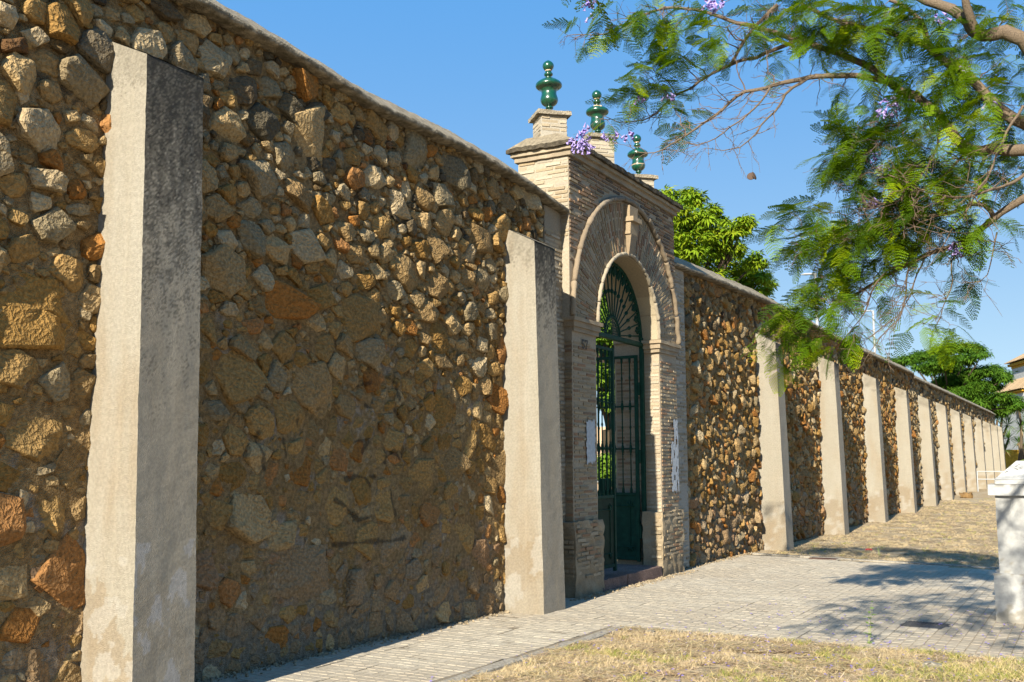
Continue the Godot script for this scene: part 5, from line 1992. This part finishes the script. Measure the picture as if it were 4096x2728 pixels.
	for c in cl:
		var dp := jdep(c[0]) + rng.randf_range(-0.25, 0.45)
		var ctr := at(c[0], c[1], dp) - base
		var R: float = c[2] / F * dp
		var best := 0
		var bd := 1e9
		for k in nodes.size():
			var dd: float = nodes[k][0].distance_squared_to(ctr)
			if dd < bd:
				bd = dd
				best = k
		var from: Vector3 = nodes[best][0]
		var r0 := minf(nodes[best][1] * 0.6, 0.008)
		var main := curve(from, ctr, 0.05, 6, 0.05)
		tube(twm, main, taper(7, r0, 0.0025), 5, Color.WHITE, false)
		for k in int(ceil(c[3] * (0.78 if c[0] > 3250 and c[1] < 1150 else 0.52))):
			var v := Vector3(rng.randfn(), rng.randfn() * 0.8, rng.randfn()).limit_length(1.8) * R * 0.6
			var p := ctr + v
			var src := main[3 + rng.randi() % 4]
			var tw := curve(src, p, 0.06, 3, 0.06)
			tube(twm, tw, taper(4, 0.0028, 0.0012), 3, Color.WHITE, false)
			for q in (2 if rng.randf() < 0.6 else 1):
				var dir := ((p - src).normalized() * 0.5 - rgt * 0.30 + Vector3(rng.randf_range(-1, 1), rng.randf_range(-0.9, 0.25), rng.randf_range(-1, 1))).normalized()
				var up := (Vector3.UP + Vector3(rng.randf_range(-0.5, 0.5), 0, rng.randf_range(-0.5, 0.5)))
				up = (up - dir * up.dot(dir)).normalized()
				var b := Basis(up.cross(dir), up, dir).scaled(Vector3.ONE * rng.randf_range(0.75, 1.2))
				xfs[[0, 0, 1, 1, 2, 3][rng.randi() % 6]].append(Transform3D(b, p))
	# boughs above and beside the camera, out of view, whose shade lies on the paving
	var bough := PackedVector3Array([hub - base, P(6.5, 4.7, 8.2) - base, P(6.0, 4.9, 6.0) - base, P(5.3, 4.7, 4.2) - base])
	tube(twm, bough, PackedFloat32Array([0.06, 0.045, 0.03, 0.012]), 7, Color.WHITE, false)
	for k in 17:
		var ctr := P(rng.randf_range(3.9, 6.3), rng.randf_range(3.9, 4.9), rng.randf_range(2.6, 5.6)) - base
		var src: Vector3 = bough[1 + rng.randi() % 3]
		var main := curve(src, ctr, 0.06, 6, 0.04)
		tube(twm, main, taper(7, 0.012, 0.003), 4, Color.WHITE, false)
		for q in 12:
			var p := ctr + Vector3(rng.randfn(), rng.randfn() * 0.5, rng.randfn()).limit_length(1.8) * 0.22
			var dir := Vector3(rng.randf_range(-1, 1), rng.randf_range(-0.8, 0.2), rng.randf_range(-1, 1)).normalized()
			var up := (Vector3.UP - dir * dir.y).normalized()
			tube(twm, PackedVector3Array([main[4], p]), PackedFloat32Array([0.003, 0.0015]), 3, Color.WHITE, false)
			xfs[rng.randi() % 3].append(Transform3D(Basis(up.cross(dir), up, dir).scaled(Vector3.ONE * rng.randf_range(0.8, 1.2)), p))
	# bare twigs
	for k in 620:
		var nd: Array = nodes[rng.randi() % nodes.size()]
		if nd[1] > 0.03:
			continue
		var dirn := (-rgt * 0.5 + Vector3(rng.randf_range(-1, 1), rng.randf_range(-1, 0.5), rng.randf_range(-1, 1))).normalized()
		var ln := rng.randf_range(0.12, 0.42)
		var tw := curve(nd[0], nd[0] + dirn * ln, rng.randf_range(-0.15, 0.15), 5, 0.05)
		tube(twm, tw, taper(6, minf(0.0048, nd[1] * 0.6), 0.0016), 4, Color.WHITE, false)
		for q in 3:
			var s: Vector3 = tw[2 + rng.randi() % 3]
			var e := s + (dirn + Vector3(rng.randf_range(-1, 1), rng.randf_range(-1, 1), rng.randf_range(-1, 1)) * 0.8).normalized() * rng.randf_range(0.04, 0.12)
			tube(twm, PackedVector3Array([s, e]), PackedFloat32Array([0.0022, 0.0012]), 3, Color.WHITE, false)
	part(o, "twigs", twm.mesh(), M.twig)
	for k in 4:
		multi(o, "fronds", fr[k], M.leaf, xfs[k])
	# flower bunches
	var fl := [[2322, 566, 48, 46], [2345, 510, 22, 7], [2420, 534, 20, 8], [2455, 538, 24, 9], [2512, 536, 22, 10], [2352, 14, 22, 9], [2372, 6, 20, 9], [2358, 60, 16, 4], [2850, 8, 36, 30], [2670, 378, 18, 6], [3555, 436, 34, 22], [3550, 395, 24, 8], [3480, 620, 26, 10], [3540, 660, 24, 9], [3468, 800, 30, 22], [3830, 985, 30, 14], [3760, 70, 24, 8], [3950, 410, 20, 5], [3860, 250, 18, 5], [2560, 390, 18, 5]]
	for k in fl.size():
		var f: Array = fl[k]
		var dp := jdep(f[0]) - 0.05
		var c := at(f[0], f[1], dp) - base
		part(o, "flower_bunch_%03d" % k, flower_mesh(200 + k, f[3], f[2] / F * dp), M.flower, Transform3D(Basis(), c))
	# a dry pod hanging by a thread
	var pod := thing("seed_pod", "open dry brown seed pod dangling on a thread below the jacaranda twigs", "seed pod", at(3010, 700, jdep(3010)))
	for q in 2:
		var dm := MB.new()
		var prof := []
		for e in 9:
			var g := PI * e / 8.0
			prof.append([sin(g) * 0.044 + 0.0005, -cos(g) * 0.010])
		lathe(dm, prof, 14, Color.WHITE)
		part(pod, "shell", dm.mesh(), M.dry_leaf, Transform3D(Basis.from_euler(Vector3(1.25, 0.5 + 0.5 * q, 0.35 - 0.75 * q)), Vector3(-0.014 + 0.03 * q, -0.01, 0.0)))
	var tdm := MB.new()
	rod(tdm, Vector3(0, 0.03, 0), at(3004, 556, jdep(3010)) - pod.position, 0.0012, 3)
	part(pod, "thread", tdm.mesh(), M.twig)

# ---------------------------------------------------------------- post, railing, covers, litter
func small_things() -> void:
	var g := gy(12.35)
	var o := thing("gate_post", "white plastered gate post with a pyramid cap at the right edge", "post", P(5.27, g, 12.62))
	var m := MB.new()
	for e in [["base", Vector3(-0.32, -0.1, -0.30), Vector3(0.32, 0.50, 0.27)], ["shaft", Vector3(-0.265, 0.49, -0.25), Vector3(0.265, 1.34, 0.225)], ["cap_slab", Vector3(-0.33, 1.33, -0.31), Vector3(0.33, 1.445, 0.285)]]:
		m = MB.new()
		ragged_block(m, e[1], e[2], Color.WHITE, 0.005, 0.03, 0.12)
		for k in m.v.size():   # splashed dirt, grime under the ledges, lost flakes
			var p := m.v[k]
			var q := n2.get_noise_3d(p.x * 9, p.y * 7, p.z * 9) + 0.5 * n2.get_noise_3d(p.x * 30, p.y * 22, p.z * 30)
			if p.y < 0.14 + 0.16 * q or (absf(p.y - 0.51) < 0.02 and q > 0.0) or q > 0.62:
				m.c[k] = Color(0.76, 0.71, 0.63)
			elif p.y > 1.42 and q > 0.1:
				m.c[k] = Color(0.42, 0.40, 0.38)
		part(o, e[0], m.mesh(), M.whitewash)
	m = MB.new()
	cbox(m, Vector3(-0.265, 1.445, -0.25), Vector3(0.265, 1.50, 0.225), 0.008)
	var c := [Vector3(-0.265, 1.5, 0.225), Vector3(0.265, 1.5, 0.225), Vector3(0.265, 1.5, -0.25), Vector3(-0.265, 1.5, -0.25)]
	var tp := [Vector3(-0.05, 1.70, 0.02), Vector3(0.05, 1.70, 0.02), Vector3(0.05, 1.70, -0.05), Vector3(-0.05, 1.70, -0.05)]
	for k in 4:
		var kn := (k + 1) % 4
		m.q(c[k], tp[k], tp[kn], c[kn], Color.WHITE)
	m.q(tp[0], tp[3], tp[2], tp[1], Color.WHITE)
	var cap := part(o, "pyramid_cap", m.mesh(), M.whitewash)
	m = MB.new()
	rng.seed = 31
	for k in 16:   # cracks and lost flakes in the paint
		var f := rng.randf()
		var t := rng.randf_range(0.0, 0.85)
		var side := rng.randf() < 0.7
		var p := (Vector3(lerpf(-0.25, 0.25, f), 1.5, 0.225).lerp(Vector3(0, 1.70, 0.02), t)) if side else Vector3(-0.265, 1.5, lerpf(-0.2, 0.2, f)).lerp(Vector3(-0.05, 1.7, 0), t)
		var l := rng.randf_range(0.012, 0.04)
		var dirx := Vector3(rng.randf_range(0.4, 1), rng.randf_range(-0.6, 0.6), 0).normalized() if side else Vector3(0.4, 0.5, rng.randf_range(-1, 1)).normalized()
		tube(m, PackedVector3Array([p - dirx * l, p + Vector3(0, 0.004, 0.002), p + dirx * l + Vector3(0, rng.randf_range(-0.01, 0.01), 0)]), PackedFloat32Array([0.001, 0.0045, 0.001]), 4, Color.WHITE)
	part(cap, "paint_crack", m.mesh(), M.cast_iron)
	# tubular railing far along the wall
	var rd := 61.0
	var ra := at(3909, 1900, 53.5)
	ra.y = gy(-ra.z)
	var rl := thing("railing", "low grey tubular railing standing out from the far buttresses", "railing", ra)
	m = MB.new()
	var ex := at(4012, 1900, 53.0) - ra
	ex.y = 0
	for y in [0.62, 1.02]:
		rod(m, Vector3(0, y, 0), ex * 1.25 + Vector3(0, y, 0), 0.028, 8)
	part(rl, "rail", m.mesh(), M.metal_grey)
	m = MB.new()
	for f in [0.0, 0.93, 1.25]:
		rod(m, ex * f + Vector3(0, -0.1, 0), ex * f + Vector3(0, 1.02, 0), 0.03, 8)
	part(rl, "upright", m.mesh(), M.metal_grey)
	# inspection covers
	var cv := thing("inspection_cover", "dark cast-iron inspection cover set in the paving near the white post", "cover", P(4.32, gy(11.7), 11.70))
	cv.rotation.y = -0.12
	m = MB.new()
	cbox(m, Vector3(-0.24, -0.05, -0.22), Vector3(0.24, -0.006, 0.22), 0.004)
	part(cv, "frame", m.mesh(), M.cast_iron)
	m = MB.new()
	cbox(m, Vector3(-0.21, -0.004, -0.19), Vector3(0.21, 0.0, 0.19), 0.002)
	for i in 12:
		for j in 11:
			if i > 6 and j > 5:
				continue
			box(m, Vector3(-0.195 + i * 0.034, 0.0005, -0.175 + j * 0.033), Vector3(-0.195 + i * 0.034 + 0.02, 0.005, -0.175 + j * 0.033 + 0.02))
	part(cv, "lid", m.mesh(), M.cast_iron)
	var cv2 := thing("inspection_cover", "rusty brown inspection cover at the far edge of the paving", "cover", P(1.58, gy(19.3), 19.28))
	m = MB.new()
	cbox(m, Vector3(-0.24, -0.05, -0.14), Vector3(0.24, 0.004, 0.14), 0.004)
	part(cv2, "lid", m.mesh(), M.rust_iron)
	# litter
	rng.seed = 33
	var lt := P(1.95, gy(22.0), 21.6)
	m = MB.new()
	ragged_block(m, Vector3(-0.07, 0.003, -0.03), Vector3(0.06, 0.03, 0.03), Color.WHITE, 0.02, 0.02)
	var pk := single("snack_packet", m.mesh(), mat("packet_red", srgb(0.55, 0.08, 0.08), 0.4), "crumpled red and white snack packet lying in the dry grass", "packet", lt)
	m = MB.new()
	ragged_block(m, Vector3(-0.24, -0.02, -0.16), Vector3(0.24, 0.2, 0.16), Color(0.40, 0.25, 0.11), 0.13, 0.06)
	single("fallen_stone", m.mesh(), M.stone, "brown fallen wall stone lying at the foot of the sixth buttress beyond the gateway", "stone", P(0.85, gy(50.5), 50.4))
	for s in [[4.72, 9.2, 0.07, "small pale stone in the sparse grass below the white post"], [2.05, 9.75, 0.045, "small grey stone on the paving corner"]]:
		m = MB.new()
		ragged_block(m, Vector3(-s[2], -0.01, -s[2] * 0.6), Vector3(s[2], s[2] * 0.6, s[2] * 0.6), Color(0.5, 0.46, 0.4), s[2] * 0.35, s[2] * 0.4)
		single("pebble", m.mesh(), M.stone, s[3], "stone", P(s[0], gy(s[1]) - 0.01, s[1]))

# ---------------------------------------------------------------- straw, grass, petals, weeds
func plants() -> void:
	rng.seed = 81
	# straw litter
	var sm := MB.new()
	for k in 7:
		var a := rng.randf() * PI
		var o := Vector3(rng.randf_range(-0.06, 0.06), 0.003 + rng.randf() * 0.012, rng.randf_range(-0.06, 0.06))
		var d := Vector3(cos(a), rng.randf_range(-0.1, 0.12), sin(a))
		var l := rng.randf_range(0.025, 0.10)
		var w := d.cross(Vector3.UP).normalized() * rng.randf_range(0.0016, 0.0038)
		var col := Color(0.90, 0.76, 0.50).lerp(Color(0.66, 0.49, 0.27), rng.randf())
		sm.q(o - d * l - w, o + d * l - w + Vector3.UP * 0.004, o + d * l + w + Vector3.UP * 0.004, o - d * l + w, col)
	var straw := sm.mesh()
	var xs := []
	var cols := []
	for k in 26000:
		var x := rng.randf_range(1.7, 7.0)
		var d := rng.randf_range(5.6, 10.05)
		if k > 17000:
			d = rng.randf_range(18.4, 46.0)
			x = rng.randf_range(0.35, 6.0)
			if d < pave_far(x) + 0.1:
				continue
		elif paved(x, d) and rng.randf() > 0.04:
			continue
		var den := n1.get_noise_2d(x * 0.8 + 5, d * 0.8) + 0.5 * n2.get_noise_2d(x * 2.0, d * 2.0)
		if den < -0.18 + rng.randf_range(-0.15, 0.15):
			continue
		var s := rng.randf_range(0.6, 1.4) * (1.0 if k <= 17000 else 1.2)
		xs.append(Transform3D(Basis(Vector3.UP, rng.randf() * TAU).scaled(Vector3.ONE * s), P(x, gy(d) - 0.010 + 0.012 * n1.get_noise_2d(x * 1.3, d * 1.3), d)))
		var t := rng.randf_range(0.42, 1.2)
		cols.append(Color(t, t * rng.randf_range(0.86, 1.0), t * rng.randf_range(0.7, 1.0)))
	var so := setting("straw_litter")
	so.set_meta("kind", "stuff")
	tag(so, "dry straw and leaf litter strewn over the dirt", "straw", "", "stuff")
	multi(so, "straw", straw, M.straw, xs, cols)
	# grit and crumbled mortar along the foot of the wall
	var cm := MB.new()
	rng.seed = 83
	ragged_block(cm, Vector3(-0.011, -0.004, -0.008), Vector3(0.011, 0.010, 0.009), Color(0.52, 0.41, 0.27), 0.005, 0.008)
	var gxf := []
	var gco := []
	for k in 3600:
		var d := rng.randf_range(3.5, 60.0) if k % 3 == 0 else rng.randf_range(4.0, 20.0)
		var x := absf(rng.randfn()) * (0.07 if d < 19.8 else 0.35) + 0.015
		if d > 11.6 and d < 16.0:
			x += 0.22
		gxf.append(Transform3D(Basis.from_euler(Vector3(rng.randf() * 6, rng.randf() * 6, rng.randf() * 6)).scaled(Vector3.ONE * (0.25 + 1.1 * pow(rng.randf(), 3.0))), P(x, gy(d) + 0.003, d)))
		gco.append(Color(1, 1, 1) * rng.randf_range(0.6, 1.2))
	var gg := setting("wall_foot_grit")
	tag(gg, "crumbled mortar and grit lying along the foot of the wall", "grit", "", "stuff")
	multi(gg, "grit", cm.mesh(), M.brick_mortar, gxf, gco)
	# grass tufts
	var tufts := []
	for v in 3:
		var gm := MB.new()
		rng.seed = 90 + v
		for k in 16:
			var a := rng.randf() * TAU
			var o := Vector3(rng.randf_range(-0.03, 0.03), 0, rng.randf_range(-0.03, 0.03))
			var d := Vector3(cos(a) * rng.randf_range(0.2, 0.9), 1, sin(a) * rng.randf_range(0.2, 0.9)).normalized()
			var l := rng.randf_range(0.02, 0.07)
			var w := d.cross(Vector3(sin(a), 0.2, cos(a))).normalized() * rng.randf_range(0.0015, 0.003)
			var green := Color(0.17, 0.22, 0.05).lerp(Color(0.33, 0.31, 0.09), rng.randf())
			if rng.randf() < 0.5:
				green = Color(0.50, 0.41, 0.19)
			var i := gm.v.size()
			gm.p(o - w, green)
			gm.p(o + d * l * 0.6 - w * 0.8, green)
			gm.p(o + d * l + Vector3(cos(a), -0.3, sin(a)) * l * 0.3, green)
			gm.p(o + d * l * 0.6 + w * 0.8, green)
			gm.p(o + w, green)
			gm.quad(i, i + 1, i + 3, i + 4)
			gm.tri(i + 1, i + 2, i + 3)
		tufts.append(gm.mesh())
	rng.seed = 95
	var gx := [[], [], []]
	for k in 9000:
		var x := rng.randf_range(1.75, 6.4)
		var d := rng.randf_range(5.6, 10.0)
		var thr := 0.36 - clampf((x - 3.2) * 0.20, 0, 0.42)
		if k > 6000:
			d = rng.randf_range(18.6, 50.0)
			x = rng.randf_range(0.4, 6.5)
			thr = 0.26
			if d < pave_far(x) + 0.15:
				continue
		elif paved(x, d):
			continue
		if n1.get_noise_2d(x * 1.1 + 60, d * 1.1) + 0.4 * n2.get_noise_2d(x * 4, d * 4) < thr:
			continue
		gx[rng.randi() % 3].append(Transform3D(Basis(Vector3.UP, rng.randf() * TAU).scaled(Vector3.ONE * rng.randf_range(0.6, 1.25)), P(x, gy(d) - 0.012, d)))
	for k in 260:   # garden lawn beyond the gate
		var x := rng.randf_range(-16.0, -4.0)
		gx[k % 3].append(Transform3D(Basis(Vector3.UP, rng.randf() * TAU).scaled(Vector3.ONE * 2.2), P(x, gy(28) - 0.02, rng.randf_range(22, 44))))
	var dry := []
	for v in 2:
		var dm := MB.new()
		rng.seed = 97 + v
		for k in 20:
			var a := rng.randf() * TAU
			var o := Vector3(rng.randf_range(-0.05, 0.05), 0, rng.randf_range(-0.05, 0.05))
			var d := Vector3(cos(a) * rng.randf_range(0.3, 1.6), 1, sin(a) * rng.randf_range(0.3, 1.6)).normalized()
			var l := rng.randf_range(0.02, 0.075)
			var w := d.cross(Vector3(sin(a), 0.2, cos(a))).normalized() * rng.randf_range(0.0012, 0.0026)
			var c := Color(0.74, 0.60, 0.38).lerp(Color(0.50, 0.37, 0.20), rng.randf())
			var i := dm.v.size()
			dm.p(o - w, c)
			dm.p(o + d * l, c)
			dm.p(o + w, c)
			dm.tri(i, i + 1, i + 2)
		dry.append(dm.mesh())
	rng.seed = 99
	var dx := [[], []]
	for k in 15000:
		var near := k < 6500
		var x := rng.randf_range(1.75, 6.4) if near else rng.randf_range(0.4, 6.2)
		var d := rng.randf_range(5.8, 9.95) if near else rng.randf_range(18.5, 48.0)
		if (near and paved(x, d)) or (not near and d < pave_far(x) + 0.1):
			continue
		if n1.get_noise_2d(x * 0.9 + 21, d * 0.7) + 0.5 * n2.get_noise_2d(x * 3.0, d * 3.0) < (0.10 if near else -0.04):
			continue
		dx[k % 2].append(Transform3D(Basis(Vector3.UP, rng.randf() * TAU).scaled(Vector3.ONE * rng.randf_range(0.6, 1.3)), P(x, gy(d) - 0.012, d)))
	for k in 2:
		multi(so, "dry_tufts", dry[k], M.straw, dx[k])
	var gr := setting("grass")
	tag(gr, "sparse green grass tufts growing in the dry dirt", "grass", "", "stuff")
	for k in 3:
		multi(gr, "tufts", tufts[k], M.grass, gx[k])
	# fallen petals
	var pm := MB.new()
	pm.q(Vector3(-0.010, 0.002, 0.006), Vector3(-0.006, 0.008, -0.006), Vector3(0.010, 0.004, -0.005), Vector3(0.008, 0.003, 0.007), Color(0.24, 0.19, 0.46))
	var px := []
	for k in 4200:
		var x := rng.randf_range(1.4, 7.0)
		var d := rng.randf_range(5.8, 13.5)
		if rng.randf() > (1.0 if d < 10.3 else 0.45 - (d - 10.3) * 0.1) * clampf((x - 0.9) / 2.2, 0.1, 1):
			continue
		px.append(Transform3D(Basis(Vector3.UP, rng.randf() * TAU).scaled(Vector3.ONE * rng.randf_range(0.6, 1.4)), P(x, gy(d) + 0.003, d)))
	var po := setting("fallen_petals")
	tag(po, "withered lilac petals scattered on the paving and dirt", "petals", "", "stuff")
	multi(po, "petals", pm.mesh(), M.flower, px)
	# single weeds
	var weeds := [[4.03, 10.25, 0.40, "tall thin flowering weed growing at the near edge of the paving"], [1.12, 20.6, 0.16, "small weed at the foot of the first buttress beyond the gateway"], [2.35, 20.4, 0.20, "dry weed tuft beside the rusty cover"], [2.55, 10.05, 0.07, "tiny green weed by the paving corner"], [4.55, 18.6, 0.22, "dark leafy weed at the far edge of the paving by the white post"]]
	for w in weeds:
		rng.seed = int(w[0] * 100)
		var o := thing("weed", w[3], "weed", P(w[0], gy(w[1]) - 0.01, w[1]), "weeds")
		var st := MB.new()
		var lf := MB.new()
		for k in 3:
			var tip: Vector3 = Vector3(rng.randf_range(-0.25, 0.25), 1, rng.randf_range(-0.25, 0.25)) * w[2] * rng.randf_range(0.7, 1.05)
			var pts := curve(Vector3.ZERO, tip, 0.05, 5, 0.02)
			tube(st, pts, taper(6, 0.003, 0.0012), 4, Color.WHITE, false)
			for q in 9:
				var p: Vector3 = pts[rng.randi() % 6]
				var a := rng.randf() * TAU
				leaf_blade(lf, p, Vector3(cos(a), 0.4, sin(a)).normalized(), Vector3.UP, w[2] * rng.randf_range(0.10, 0.2), w[2] * 0.07, Color(0.20, 0.30, 0.08), 0.2)
		part(o, "stem", st.mesh(), M.grass_stem if M.has("grass_stem") else mat("grass_stem", srgb(0.26, 0.29, 0.13), 0.9))
		part(o, "leaves", lf.mesh(), M.grass)
